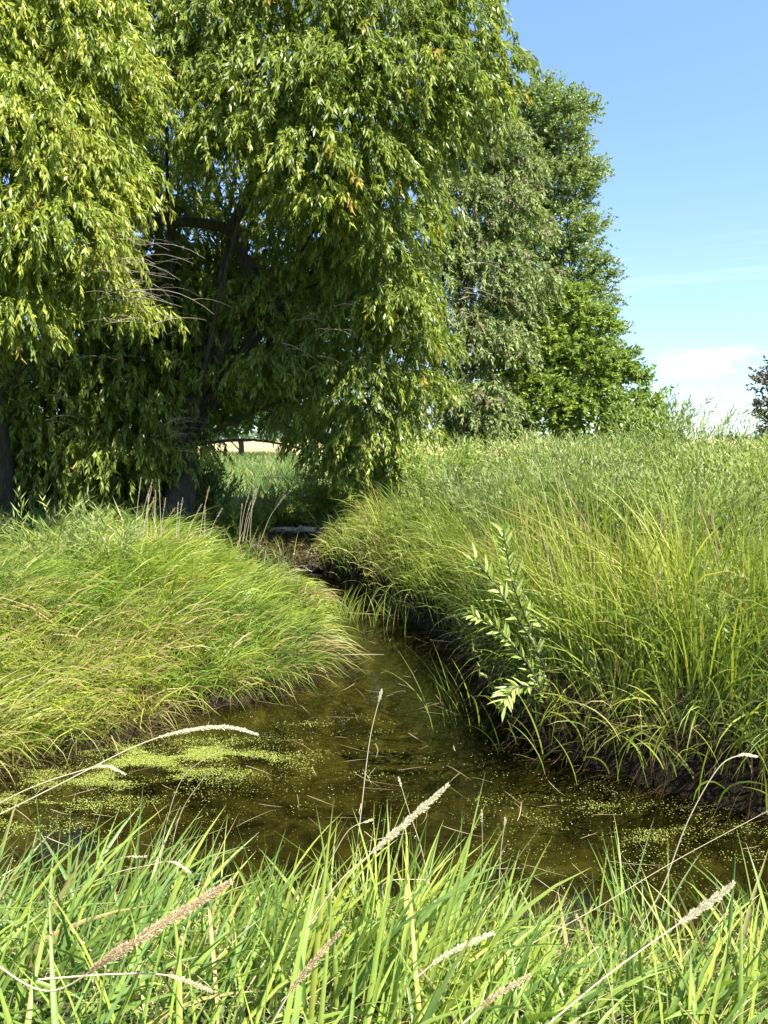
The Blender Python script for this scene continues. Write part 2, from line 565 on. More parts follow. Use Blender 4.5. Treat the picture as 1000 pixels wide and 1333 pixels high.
mk('stream_water', [(-13.5, 1.6, 0), (13.5, 1.6, 0), (13.5, 17, 0), (-13.5, 17, 0)], np.array([[0, 1, 2, 3]]), wm, kind='structure')


# ------------------------------------------------------------------ water plants
def inwater(n, x0, x1, y0, y1):
    x = rng.uniform(x0, x1, n)
    y = rng.uniform(y0, y1, n)
    s, _ = sdist(x, y)
    return x, y, s


x, y, s = inwater(260000, -4.5, 4.5, 3.1, 12.5)
pL = atz(230, 985, 0)
pR = atz(860, 1085, 0)
pM = atz(60, 1040, 0)
dens = 0.10 + 0.5 * np.clip(fbm(x, y, 1.5, 5) - 0.15, 0, 1) * np.clip(fbm(x * 3, y * 3, 1.5, 6) + 0.6, 0, 2)
for q, r_, a_ in ((pL, 0.5, 1.4), (pR, 0.8, 0.5), (pM, 0.8, 0.6)):
    dd = np.hypot((x - q[0]) / 1.6, y - q[1])
    dens += a_ * np.exp(-(dd / r_) ** 2) * np.clip(fbm(x * 2, y * 2, 1.6, 8) * 1.5 + 0.55, 0, 1.4)
dens = dens * (1 - 0.75 * sstep(7.5, 10, y))
keep = (s < -0.02) & (rng.uniform(size=len(x)) < dens * 0.85)
x, y = x[keep], y[keep]
gfac = np.exp(-(np.hypot((x - pL[0]) / 1.6, y - pL[1]) / 0.6) ** 2) + 0.6 * np.exp(-(np.hypot((x - pR[0]) / 1.6, y - pR[1]) / 0.7) ** 2)
n = len(x)
r_ = rng.uniform(0.0018, 0.0046, n) * (1 + 0.6 * gfac)
a_ = rng.uniform(0, 6.28, n)
ang = a_[:, None] + np.array([0, 1.57, 3.14, 4.71])[None]
rr = r_[:, None] * np.array([1, 0.7, 1, 0.7])[None]
V = np.stack([x[:, None] + rr * np.cos(ang), y[:, None] + rr * np.sin(ang), np.full((n, 4), 0.003)], -1)
V[..., 2] += rng.uniform(0, 0.003, n)[:, None]
tn = np.clip(rng.beta(2, 3, n) * 0.75 + 0.35 * gfac, 0, 0.86)
tn = np.where(rng.uniform(size=n) < 0.05, 1.0, tn)
mk('duckweed', V.reshape(-1, 3), np.arange(n * 4).reshape(-1, 4), M_weed, tint=np.repeat(tn, 4), kind='stuff',
   label='green and tan flecks of duckweed floating on the murky stream', cat='duckweed')

x, y, s = inwater(11000, -4.5, 4.5, 3.1, 13)
keep = (s < -0.12) & (fbm(x, y, 1.2, 11) > -0.25)
x, y = x[keep], y[keep]
n = len(x)
base = np.stack([x, y, np.clip(height(x, y) + 0.03, -0.33, -0.06)], 1)
P = arcs(base, -1.2 + 0.9 * fbm(x, y, 0.9, 12) + rng.normal(0, 0.35, n), rng.uniform(0.2, 0.6, n), R(55) + rng.uniform(0, .4, n), R(96) + 0 * x, 5, wob=0.25)
P[..., 2] = np.minimum(P[..., 2], -0.012)
V, F, k = ribbons(P, rng.uniform(0.0015, 0.005, n), prof_blade(5))
mk('submerged_weed', V, F, M_sub, tint=np.repeat(np.clip(rng.beta(2, 2, n), 0, 1), k), kind='stuff',
   label='olive strands of waterweed trailing under the stream surface', cat='waterweed')

# matted algae
acc = Acc()
for q, sx_, sy_, cnt, lo in ((atz(225, 985, 0), .42, .15, 42000, .1), (atz(140, 1010, 0), .45, .12, 14000, .25), (atz(20, 1040, 0), .5, .28, 26000, .2), (atz(880, 1090, 0), .45, .15, 8000, .45), (atz(390, 1010, 0), .7, .3, 5000, .5), (atz(760, 1050, 0), .4, .12, 4000, .4), (atz(450, 945, 0), .3, .12, 2500, .4)):
    x = q[0] + rng.normal(0, sx_, cnt)
    y = q[1] + rng.normal(0, sy_, cnt)
    s, _ = sdist(x, y)
    m = (s < -.015) & (fbm(x * 2.2, y * 5, 1.6, 61) + rng.normal(0, .22, cnt) > lo)
    x, y = x[m], y[m]
    n = len(x)
    r_ = rng.uniform(.0022, .0058, n)
    a_ = rng.uniform(0, 6.28, n)
    ang = a_[:, None] + np.array([0, 1.57, 3.14, 4.71])[None]
    rr = r_[:, None] * np.array([1, .6, 1.1, .5])[None]
    V = np.stack([x[:, None] + rr * np.cos(ang), y[:, None] + rr * np.sin(ang), np.full((n, 4), .003) + rng.uniform(0, .006, (n, 4))], -1).reshape(-1, 3)
    acc.add(V, np.arange(n * 4).reshape(-1, 4), np.repeat(np.clip(rng.normal(.72 - .25 * lo, .12, n), 0, .86), 4))
acc.build('algae_mat', M_weed, kind='stuff', label='bright yellow-green scum of algae matted on the water by the left bank', cat='algae')

# thin blades lying flat on the surface here and there
acc = Acc()
x, y, s = inwater(900, -3.5, 3.5, 3.3, 12)
keep = s < -0.1
x, y = x[keep][:220], y[keep][:220]
n = len(x)
P = arcs(np.stack([x, y, np.full(n, 0.004)], 1), -0.9 + rng.normal(0, 0.9, n), rng.uniform(0.08, 0.35, n), np.full(n, R(89.5)), np.full(n, R(89.5)), 4, wob=0.12)
V, F, k = ribbons(P, rng.uniform(0.002, 0.006, n), prof_blade(4), roll=np.tile((0, 0, 1.0), (n, 1)))
acc.add(V, F, np.repeat(rng.uniform(0, 0.8, n), k))
acc.build('floating_straw', M_straw, kind='stuff', label='short dry straws drifting on the dark stream water', cat='straw')


# ------------------------------------------------------------------ bank grass
CT = rng.normal(size=(4096, 4))


def cell(x, y, sz):
    i = np.floor(x / sz + 0.35 * np.sin(y * 9)).astype(int)
    j = np.floor(y / sz + 0.35 * np.sin(x * 11)).astype(int)
    return CT[(i * 73856093 ^ j * 19349663) % 4096]


def grass(name, mat, x, y, L, w, az, a0, a1, S, dry, label, cat, fold=False, sharp=1.0, lift=0.0, tb=(2.2, 2.2), basefade=True):
    n = len(x)
    base = np.stack([x, y, height(x, y) - 0.02 + lift], 1)
    P = arcs(base, az, L, a0, a1, S, wob=0.05)
    # keep blades above water
    P[..., 2] = np.maximum(P[..., 2], 0.01 + 0 * P[..., 2])
    V, F, k = ribbons(P, w, prof_blade(S, sharp), fold=fold)
    cc = cell(x, y, .19)
    tn = np.clip(0.2 + 0.8 * rng.beta(tb[0], tb[1], n) + .13 * cc[:, 2], .2, 1)
    tn = np.clip(tn + .22 * fbm(x, y, .7, 81), .2, 1)
    if name == 'foreground_grass':
        tn = np.clip(tn + 0.16 * np.clip(x, -1.2, 1.2) - .02, .2, 1)
    tn = np.where(rng.uniform(size=n) < dry * np.clip(1 + .9 * cc[:, 3] + 2.2 * fbm(x, y, .9, 71) + 2.5 * (x < -2) * (y < 7), 0, 5), rng.uniform(0, 0.14, n), tn)
    tv = np.repeat(tn, k).reshape(n, k)
    if fold:
        tip = rng.uniform(size=n) < .3
        tv[tip, -4:] = .06
    o = mk(name, V, F, mat, tint=tv.ravel(), kind='stuff', label=label, cat=cat)
    return o


def sample(n, x0, x1, y0, y1, smin, smax, side, dens=None):
    x = rng.uniform(x0, x1, n)
    y = rng.uniform(y0, y1, n)
    s, sd_ = sdist(x, y)
    m = (s > smin) & (s < smax) & (sd_ == side)
    x, y, s = x[m], y[m], s[m]
    if dens is not None:
        m = rng.uniform(size=len(x)) < dens(x, y, s)
        x, y, s = x[m], y[m], s[m]
    return x, y, s


def downhill(x, y):
    e = 0.25
    gx_ = height(x + e, y) - height(x - e, y)
    gy_ = height(x, y + e) - height(x, y - e)
    return np.arctan2(-gy_, -gx_)


def angmix(a, b, w):
    return np.arctan2(np.sin(a) * (1 - w) + np.sin(b) * w, np.cos(a) * (1 - w) + np.cos(b) * w)


# left mound
x, y, s = sample(70000, -7.5, 0.2, 4.2, 12.5, 0.0, 4.0, 0, lambda x, y, s: np.clip(0.95 - 0.09 * (y - 5), 0.35, 1))
n = len(x)
az = angmix(downhill(x, y), np.full(n, -1.1), 0.4) + 0.7 * fbm(x, y, 1.5, 21) + 0.75 * cell(x, y, .17)[:, 0] + rng.normal(0, 0.6, n)
L = rng.uniform(0.35, 0.75, n) * (1 - 0.62 * sstep(6.8, 9.0, y) * np.exp(-s / 1.2)) * (1 - .45 * sstep(-1.9, -.9, x)) * (1 + 0.2 * fbm(x, y, 1.6, 22)) * np.clip(1 + .17 * cell(x, y, .17)[:, 1], .6, 1.5)
grass('bank_grass', M_left, x, y, L, rng.uniform(0.007, 0.017, n), az, R(8) + rng.uniform(0, .5, n), R(95) + rng.uniform(-0.6, 0.8, n), 4, 0.13,
      'dense bright yellow-green grass drooping over the rounded left bank', 'grass')
print('left', n)
# right bank front
x, y, s = sample(90000, -2.0, 8.5, 4.0, 15, 0.0, 4.5, 1, lambda x, y, s: np.clip(1.15 - 0.075 * (y - 4), 0.3, 1) * np.where(s < 1.2, 1, 0.5))
n = len(x)
az = angmix(downhill(x, y), np.full(n, 2.9), 0.2) + 0.7 * fbm(x, y, 0.8, 31) + 0.8 * cell(x, y, .2)[:, 0] + rng.normal(0, 0.6, n)
nearlip = (1 - sstep(7.0, 9.0, y)) * (1 - sstep(1.0, 1.8, s))
tall = sstep(0.05, .35, s) * nearlip + sstep(0.1, 1.2, s) * (1 - nearlip)
L = (rng.uniform(0.45, 0.75, n) + tall * rng.uniform(0.0, 0.5, n)) * (1 + 0.38 * fbm(x, y, 1.1, 32)) * np.clip(1 + .22 * cell(x, y, .2)[:, 1], .5, 1.6)
L *= np.where(s > 1.5, .68, 1) * np.where(y > 9, 0.85, 1) * (1 - 0.35 * sstep(11, 12.5, y) * np.exp(-s / 0.6))
grass('bank_grass', M_right, x, y, L, rng.uniform(0.006, 0.017, n), az, R(2) + rng.uniform(0, .35, n), R(78) - .45 * nearlip + rng.uniform(-1.0, 0.9, n), 5, 0.13,
      'tall mixed green and straw grass crowding the right bank', 'grass')
print('right', n)
for side, x0, x1, y0, y1, cnt, mat, lab in ((1, -1.6, 6.5, 4, 15, 15000, M_right, 'long grass hanging from the lip of the right bank towards the water'),
                                            (0, -6.5, .2, 4.3, 12, 20000, M_left, 'long grass hanging from the lip of the left bank towards the water')):
    x, y, s = sample(cnt, x0, x1, y0, y1, 0.05, 0.3, side)
    n = len(x)
    az = downhill(x, y) + .4 * cell(x, y, .2)[:, 0] + rng.normal(0, .4, n)
    grass('overhanging_grass', mat, x, y, rng.uniform(.35, .75, n) * (1 - .4 * sstep(7.5, 9.5, y)), rng.uniform(.005, .013, n), az, R(35) + rng.uniform(0, .5, n), R(155) + rng.uniform(-.7, .3, n), 5, .22, lab, 'grass')
# right plateau behind
x, y, s = sample(60000, 0, 26, 6, 32, 3.0, 60, 1, lambda x, y, s: np.clip(6.0 / y, 0.2, 1) * (np.abs(x) < 0.62 * y + 2))
n = len(x)
grass('meadow_grass', M_right, x, y, rng.uniform(0.7, 1.15, n), rng.uniform(0.006, 0.014, n) * (1 + y / 25), rng.uniform(0, 6.28, n), R(3) + rng.uniform(0, .25, n), R(45) + rng.uniform(-0.5, 0.8, n), 4, 0.12,
      'tall green grass stretching back behind the right bank', 'grass')
print('plateau', n)
# meadow behind left / gap
x = rng.uniform(-26, 4, 90000)
y = rng.uniform(9.5, 75, 90000)
s, sd_ = sdist(x, y)
m = (s > 0.05) & ((y > 12) | (s > 2.5)) & (rng.uniform(size=len(x)) < np.clip(13 / y, 0.1, 1)) & (np.abs(x) < 0.6 * y + 2) & ((x < -0.13 * y + 1) | (y < 22))
x, y = x[m], y[m]
n = len(x)
grass('meadow_grass', M_meadow, x, y, rng.uniform(0.35, 0.75, n), rng.uniform(0.008, 0.016, n) * (1 + y / 18), rng.uniform(0, 6.28, n), R(3) + rng.uniform(0, .3, n), R(60) + rng.uniform(-0.5, 0.5, n), 2, 0.1,
      'meadow grass running back under the willows to the dry field', 'grass')
print('meadow', n)

# foreground
x, y, s = sample(11000, -2.6, 2.8, 0.75, 3.3, -0.02, 3, 2, lambda x, y, s: np.clip(0.25 + 0.75 * sstep(0.1, 0.9, s), 0, 1) * (.75 + .5 * fbm(x, y, 2.2, 44)))
n = len(x)
az = np.where(rng.uniform(size=n) < 0.6, rng.normal(0.3, 0.8, n), rng.uniform(0, 6.28, n))
L = rng.uniform(0.28, 0.64, n) * (1 + 0.3 * fbm(x, y, 2.5, 41)) * (1 - 0.26 * sstep(-0.2, 0.6, x)) * (1 - .12 * sstep(2.0, 2.7, y))
L = np.where(y < 1.25, L * 0.8, L)
grass('foreground_grass', M_fore, x, y, L, rng.uniform(0.008, 0.021, n), az, R(4) + rng.uniform(0, .5, n), R(68) + rng.uniform(-0.9, 0.8, n), 6, 0.06,
      'bright green grass along the near bank at the bottom of the photo', 'grass', fold=True)
print('fore', n)
x, y, s = sample(6000, -2.6, 2.8, 0.9, 3.3, -0.05, 3, 2)
n = len(x)
grass('dry_grass_litter', M_straw, x, y, rng.uniform(0.15, 0.5, n), rng.uniform(0.0015, 0.004, n), rng.uniform(0, 6.28, n), R(20) + rng.uniform(0, .8, n), R(100) + rng.uniform(-0.7, 0.4, n), 4, 0.0,
      'thin dry straw tangled low in the near bank grass', 'dry grass')
# dry hanging straw on bank faces
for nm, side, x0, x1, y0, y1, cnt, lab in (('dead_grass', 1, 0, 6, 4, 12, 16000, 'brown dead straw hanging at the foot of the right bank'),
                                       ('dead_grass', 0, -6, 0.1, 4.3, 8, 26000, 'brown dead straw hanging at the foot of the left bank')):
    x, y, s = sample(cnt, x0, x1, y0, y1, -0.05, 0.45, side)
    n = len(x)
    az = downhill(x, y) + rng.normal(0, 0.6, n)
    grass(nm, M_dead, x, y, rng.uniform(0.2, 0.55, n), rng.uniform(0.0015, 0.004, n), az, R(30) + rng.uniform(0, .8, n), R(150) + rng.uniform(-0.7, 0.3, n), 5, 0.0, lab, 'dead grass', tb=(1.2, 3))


# ------------------------------------------------------------------ trees
def foliage(acc, c, r, n, L, k, ll, lw, droop=True, spread=0.7, grav=0.7, flat=0.8, tm=0.55, yel=0.0, tw=None, up=0.25):
    """n streamers from one lobe of a crown"""
    u = nrm(rng.normal(size=(n, 3)) + np.array((0, -0.3, up)))
    rad = r * rng.uniform(0.12, 1.0, n) ** 0.42
    base = c + u * rad[:, None] * np.array((1, 1, flat))
    az = np.arctan2(u[:, 1], u[:, 0]) + rng.normal(0, 0.5, n)
    LL = L * rng.uniform(0.5, 1.2, n)
    if droop:
        P = arcs(base, az, LL, R(55) + rng.uniform(-.4, .5, n), R(172) + rng.uniform(-0.3, 0.05, n), 6, 0.65, wob=0.1)
    else:
        P = arcs(base, az, LL, np.arccos(np.clip(u[:, 2], -1, 1)) * 0.7 + rng.uniform(-.3, .3, n), R(80) + rng.uniform(-0.6, 0.6, n), 4, 1.0, wob=0.2)
    V, F, sid = leaves_on(P, k, ll, lw, spread, grav, 0.05, jit=0.012)
    st = rng.normal(tm, 0.13, n)
    st = np.where(rng.uniform(size=n) < yel, rng.uniform(0, 0.07, n), np.clip(st, 0.14, 1))
    lf = st[sid] + rng.normal(0, 0.06, len(sid)) * (st[sid] > 0.1)
    acc.add(V, F, np.repeat(np.clip(lf, 0, 1), 4))
    if tw is not None:
        P = P[::3]
        n = len(P)
        V, F, kk = ribbons(P, np.full(n, 0.004 if droop else 0.006), np.linspace(1, 0.3, P.shape[1]))
        tw.add(V, F, 0.5)
    return P


def tree(name, label, cat, base, lobes, mat, dens, L, k, ll, lw, trunk_r, droop=True, group=None, limbs=(), spread=0.7, grav=0.7, yel=0.0, flat=0.8, tm=0.55, dead=(), up=0.25, forks=None, bark=None):
    bz = height1(base[0], base[1]) - 0.1
    bp = np.array((base[0], base[1], bz))
    root = empty(name, bp, label=label, cat=cat, group=group)
    acc, tw = Acc(), Acc()
    cs = []
    for lb in lobes:
        px, py, Y, rp = lb[:4]
        c = at(px, py, Y)
        r = rp * Y / FPX
        f = lb[4] if len(lb) > 4 else 1.0
        n = int(dens * f * r ** 2 * 4)
        big = 1.0
        if name == 'willow_tree' and Y > 14.3:      # inner and rear foliage: fewer, broader sprays
            n = int(n * .55)
            big = 1.45
        foliage(acc, c, r, n, L * big ** .5, k, ll * big, lw * big * 1.1, droop, spread, grav, flat, tm + (lb[5] if len(lb) > 5 else 0), yel * (lb[6] if len(lb) > 6 else 1), tw, up)
        cs.append((c, r))
    bark = bark or M_bark
    # trunk up to the fork, then one limb towards each lobe
    top = np.mean([c for c, r in cs], 0)
    fork = forks if forks is not None else bp * 0.55 + top * 0.45
    pth = smoothpath([bp, bp * 0.6 + fork * 0.4 + np.array((rng.normal(0, .12), rng.normal(0, .12), 0)), fork], 6)
    V, F = tube(pth, np.linspace(trunk_r * 1.25, trunk_r * 0.8, len(pth)), 12)
    mk('trunk', V, F, bark, root, np.full(len(V), .5), True)
    for c, r in cs[::(4 if len(cs) > 30 else 2)]:
        t0 = rng.uniform(0.45, 1.0)
        s0 = pth[int(t0 * (len(pth) - 1))]
        m1 = s0 * 0.5 + c * 0.5 + np.array((rng.normal(0, .15), rng.normal(0, .15), abs(rng.normal(0, .35)) + 0.15))
        lp = smoothpath([s0, m1, c + np.array((0, 0, -0.1 * r))], 5)
        V, F = tube(lp, np.linspace(min(trunk_r * 0.3, 0.02 + 0.045 * r), 0.012, len(lp)), 6)
        mk('limb', V, F, bark, root, np.full(len(V), .5), True)
    for pts, r0, r1 in limbs:
        lp = smoothpath([at(*q) for q in pts], 6)
        V, F = tube(lp, np.linspace(r0, r1, len(lp)), 9)
        mk('limb', V, F, bark, root, np.full(len(V), .5), True)
    acc.build('leaves', mat, root, kind='stuff')
    tw.build('twigs', bark, root, kind='stuff')
    for px, py, Y, rp, cnt, ln, a in dead:
        d = Acc()
        c = at(px, py, Y)
        n = cnt
        bs = c + rng.normal(0, 0.35 * rp * Y / FPX, (n, 3))
        P = arcs(bs, np.full(n, a) + rng.normal(0, 0.5, n), rng.uniform(0.4, 1, n) * ln, R(70) + rng.uniform(-.5, .5, n), R(120) + rng.uniform(-.5, .4, n), 7, wob=0.22)
        for q in P:
            V, F = tube(q, np.linspace(0.007, 0.002, len(q)) * (Y / 12), 4)
            d.add(V, F)
            for j in range(3):
                i0 = rng.integers(2, 6)
                sp = arcs(q[None, i0], np.array([rng.uniform(0, 6.28)]), np.array([ln * 0.35]), np.array([R(70)]), np.array([R(120)]), 4, wob=0.3)[0]
                V, F = tube(sp, np.linspace(0.003, 0.001, len(sp)) * (Y / 12), 3)
                d.add(V, F)
        d.build('dead_twigs', M_twig, root, kind='stuff')
    return root


A_l = [(70, 30, 10.6, 100), (-10, 90, 10.2, 100), (130, 110, 10.6, 75), (30, 190, 9.9, 105), (120, 230, 10.2, 62), (75, 310, 9.8, 80), (-20, 320, 9.9, 90),
       (120, 370, 10.3, 42), (20, 410, 9.7, 55, 0.8), (150, 395, 10.4, 26, 1.0), (185, 405, 10.2, 14, 1.2), (-120, 200, 10.5, 130), (-130, 420, 10.4, 110), (-60, -60, 10.6, 120), (90, -80, 10.9, 90)]
tree('willow_tree', 'large yellow-green willow with drooping foliage filling the left edge of the photo', 'tree', (-6.6, 13.2), A_l, M_willow2, 125, 0.58, 26, 0.125, 0.025, 0.26,
     yel=0.02, tm=0.62, forks=at(-60, 250, 12), dead=((130, 360, 9.8, 60, 18, 1.5, 0.1), (150, 390, 9.7, 50, 8, 1.0, 0.4), (60, 500, 11, 60, 10, 0.9, 1.0)))
B_l = [(215, 20, 12.2, 80), (300, 50, 12, 85), (400, 20, 12, 90), (500, 40, 12.2, 95), (585, 30, 12.3, 60), (620, 75, 12.4, 38), (655, 85, 12.4, 22, 1.2),
       (250, 110, 11.9, 75), (350, 130, 11.6, 85), (450, 130, 11.6, 90), (540, 120, 12, 80), (610, 140, 12.3, 50, 0.9), (570, 185, 12.3, 45),
       (300, 195, 11.6, 62), (400, 215, 11.3, 62, 1, 0.05, 2), (460, 215, 11.6, 60, 1, 0, 3), (520, 215, 12, 42, 0.9),
       (430, 265, 11.4, 38, 1, 0.25, 5), (480, 300, 12.2, 50), (500, 360, 12.4, 55), (420, 360, 12.8, 60, 0.8),
       (440, 430, 12.2, 60), (520, 430, 12.1, 48), (470, 500, 12, 55), (535, 500, 12.3, 38), (400, 470, 12.4, 45), (480, 570, 12.3, 50), (395, 540, 12.5, 28), (430, 590, 12.6, 30), (540, 560, 12.6, 28), (460, 605, 12.5, 34), (525, 600, 12.5, 30), (400, 575, 12.6, 22), (385, 500, 12.6, 30), (500, 540, 12.3, 36), (560, 510, 12.6, 24),
       (350, 480, 13.2, 40, 0.8), (340, 400, 13.8, 60, 0.8), (230, 430, 14.3, 85, .8), (270, 490, 14.2, 55, .8), (180, 500, 14.4, 90, .8), (90, 520, 14.3, 100, .8), (10, 540, 14.2, 110, .8), (60, 600, 14, 80, .8), (160, 590, 14, 70, .8), (240, 580, 14.1, 40, .8), (-90, 560, 14.2, 100, .6),
       (220, 230, 13.6, 50, .6), (180, 370, 14.8, 90, .8), (215, 300, 15, 80, .9), (270, 380, 15, 70, .9), (350, 330, 15, 50, .5), (150, 260, 14.6, 70, .7), (520, 400, 12.0, 45), (560, 450, 12.2, 26), (500, 620, 12.6, 30), (425, 300, 13, 60, .7), (140, 440, 15, 90, .7), (30, 430, 15, 110, .6), (120, 180, 15.5, 90, .8), (230, 120, 15.5, 60, .8), (300, 220, 15.5, 70, .7), (300, 430, 16, 90, 1), (380, 400, 16, 90, 1), (330, 500, 16, 60, .9), (400, 300, 16, 90, .8), (470, 400, 16, 80, .9), (200, 500, 16, 100, 1), (60, 520, 16.5, 110, 1), (400, 500, 16.5, 70, 1), (200, 380, 16, 70, 1), (420, 180, 15.5, 90, .6), (520, 280, 15, 60, .7), (440, 560, 16.6, 45, 1),
       (200, -90, 12.6, 100, .6), (350, -90, 12.6, 110, .6), (500, -70, 12.8, 100, .6), (300, -160, 13.5, 120, .5), (600, -30, 12.8, 45, .7)]
B_l = [(a[0], a[1], a[2] + (1.3 if a[0] > 375 and a[1] > 425 else (.7 if a[0] > 375 and a[1] > 350 else 0))) + tuple(a[3:]) for a in B_l]
tree('willow_tree', 'big spreading willow in the centre with a dark bent limb showing through its crown', 'tree', (at(225, 640, 14.2)[0], 14.2), B_l, M_willow, 84, 0.52, 23, 0.135, 0.028, 0.26,
     yel=0.02, tm=0.56, forks=at(235, 500, 14),
     limbs=((((232, 560, 14), (290, 450, 13.7), (330, 380, 13.4), (316, 335, 13.2), (290, 296, 13.0), (190, 288, 12.7), (130, 300, 12.4)), 0.17, 0.05),
            (((318, 345, 13.2), (345, 348, 13.1), (372, 353, 12.9)), 0.05, 0.02),
            (((300, 300, 13), (330, 240, 12.7), (380, 160, 12.4)), 0.10, 0.04),
            (((230, 470, 14), (150, 330, 13.4), (90, 250, 12.8)), 0.12, 0.05)),
     dead=((170, 430, 13, 60, 14, 1.2, 0.2), (215, 560, 13.4, 45, 14, 0.8, 0.5), (400, 440, 12.4, 60, 8, 0.8, 0.2), (440, 600, 15.0, 40, 10, 0.6, 3.0)))

# shrub skirt at the dark base of the willows
def shrub(name, label, px, py_top, Y, wpx, mat, n, k, ll, lw, cat='shrub', group=None, spread=0.6, grav=0.1, lean=0.35, a1=R(35), tm=0.5, hvar=(0.65, 1.05), stemmat=None):
    c = at(px, 600, Y)
    bz = height1(c[0], Y)
    H = at(px, py_top, Y)[2] - bz
    W = wpx * Y / FPX
    root = empty(name, (c[0], Y, bz), label=label, cat=cat, group=group)
    x = c[0] + rng.normal(0, 0.28, n) * W
    y = Y + rng.normal(0, 0.28, n) * W
    base = np.stack([x, y, height(x, y)], 1)
    az = np.arctan2(y - Y, x - c[0]) + rng.normal(0, 0.6, n)
    L = H * rng.uniform(hvar[0], hvar[1], n) * 1.02
    P = arcs(base, az, L, rng.uniform(0.0, lean, n), a1 * rng.uniform(0.2, 1.4, n), 7, wob=0.1)
    V, F, sid = leaves_on(P, k, ll, lw, spread, grav, 0.12, jit=0.02)
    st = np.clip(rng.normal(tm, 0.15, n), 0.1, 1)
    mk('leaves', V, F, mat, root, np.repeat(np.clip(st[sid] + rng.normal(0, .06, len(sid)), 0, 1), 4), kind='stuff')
    V, F, kk = ribbons(P, np.full(n, 0.007), np.linspace(1, 0.25, 8))
    mk('stems', V, F, stemmat or M_bark, root, np.full(len(V), .5), kind='stuff')
    return root


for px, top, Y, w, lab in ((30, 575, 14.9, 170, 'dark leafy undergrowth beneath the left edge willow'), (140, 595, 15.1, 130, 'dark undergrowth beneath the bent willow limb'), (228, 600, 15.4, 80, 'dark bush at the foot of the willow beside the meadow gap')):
    shrub('undergrowth_shrub', lab, px, top, Y, w, M_willow, 300, 44, 0.15, 0.036, tm=0.2)  # low leaf tint paints the willow canopy's shade into these bushes

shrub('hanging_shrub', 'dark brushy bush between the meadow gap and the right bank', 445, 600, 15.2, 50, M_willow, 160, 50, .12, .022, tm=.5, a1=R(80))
shrub('undergrowth_shrub', 'small shaded bush at the edge of the meadow gap left of the log', 318, 655, 14.2, 40, M_willow, 60, 40, .11, .03, tm=.35)  # leaf tint lowered here to paint in the tree's shadow
shrub('undergrowth_shrub', 'low shaded brush in the tree shadow behind the log', 375, 655, 16.5, 70, M_willow, 110, 40, .11, .03, tm=.35)  # brush put in for the tree's shadow patch, shade painted by darker tint
# background trees
C_l = [(560, 215, 20.5, 40), (600, 200, 20.5, 55), (645, 190, 20.5, 45), (545, 300, 20, 45), (600, 330, 20, 40), (680, 300, 20.6, 36), (520, 390, 20, 36), (670, 230, 20.6, 36), (690, 370, 20.6, 36), (660, 400, 20.4, 36), (600, 280, 20, 60), (650, 270, 20.2, 48), (570, 360, 19.8, 55), (630, 360, 20, 60), (590, 440, 19.6, 55), (640, 450, 19.8, 50),
       (560, 510, 19.5, 50), (620, 530, 19.6, 55), (540, 450, 19.8, 40), (575, 150, 21, 40), (620, 130, 21, 35)]
tree('grey_willow_tree', 'grey-green willow with bare silvery twigs behind the centre willow', 'tree', (at(600, 640, 20.5)[0], 20.5), C_l, M_grey, 52, 0.5, 27, 0.14, 0.038, 0.2,
     yel=0.1, tm=0.5, grav=0.3, up=0.35, dead=((548, 260, 19.2, 60, 14, 2.0, 1.5), (600, 400, 18.6, 50, 10, 1.3, 0.4), (520, 330, 19, 20, 4, 0.8, 0)))
D_l = [(715, 165, 25, 38), (745, 190, 25, 26), (690, 175, 25.3, 34), (700, 140, 25, 20), (752, 160, 25, 16), (768, 235, 25, 10), (735, 235, 25, 34), (757, 215, 25, 16), (700, 240, 25, 42), (750, 262, 25.2, 15), (655, 200, 25.5, 40),
       (720, 300, 25, 36), (645, 250, 25.3, 45), (655, 330, 25.3, 45), (600, 150, 25.3, 40), (690, 330, 25, 48), (760, 310, 25, 20, 1, -.12), (772, 292, 25, 10, 1, -.1), (750, 350, 25, 34, 1, -.12), (785, 360, 25, 16, 1, -.1), (775, 390, 25, 24, 1, -.1), (730, 400, 25, 46), (786, 430, 25, 18), (680, 420, 25, 50), (750, 470, 25, 46), (790, 480, 25, 22), (700, 500, 25, 50)]
D_l = [(a[0] + rng.normal(0, 4), a[1] + rng.normal(0, 5), a[2], a[3] * rng.uniform(.8, 1.1)) + a[4:] for a in D_l]
tree('poplar_tree', 'tallest dark green tree at the right end of the tree line against the sky', 'tree', (at(715, 620, 25)[0], 25), D_l, M_poplar, 85, 0.6, 22, 0.10, 0.058, 0.2,
     droop=False, tm=0.5, grav=0.25, spread=1.0, up=0.2)
E_l = [(690, 420, 21.5, 30), (735, 400, 21.5, 26), (770, 430, 21.5, 30), (710, 460, 21.3, 40), (760, 480, 21.3, 42), (660, 490, 21.2, 38), (800, 480, 21.4, 22), (820, 500, 21.5, 20), (700, 530, 21, 50), (770, 540, 21, 46), (820, 545, 21.2, 28), (650, 550, 21, 38), (845, 530, 21.4, 15), (850, 560, 21.4, 16), (610, 575, 21, 26)]
tree('young_ash_tree', 'bright green bushy tree growing low in front of the tall dark tree', 'tree', (at(740, 620, 21.5)[0], 21.5), E_l, M_bright, 95, 0.45, 20, 0.13, 0.07, 0.12,
     droop=False, tm=0.55, grav=0.2, spread=0.9, up=0.4)
G_l = [(985, 500, 30, 14), (1005, 485, 30, 20), (995, 530, 30, 20), (1030, 520, 30, 34), (1000, 555, 30, 18)]
tree('copper_leaved_tree', 'purple-brown leaved tree at the right edge of the photo', 'tree', (at(1015, 600, 30)[0], 30), [(a[0] + 14,) + a[1:] for a in G_l], M_rust, 55, 0.5, 14, 0.14, 0.08, 0.12,
     droop=False, tm=0.5, grav=0.2, spread=1.0)
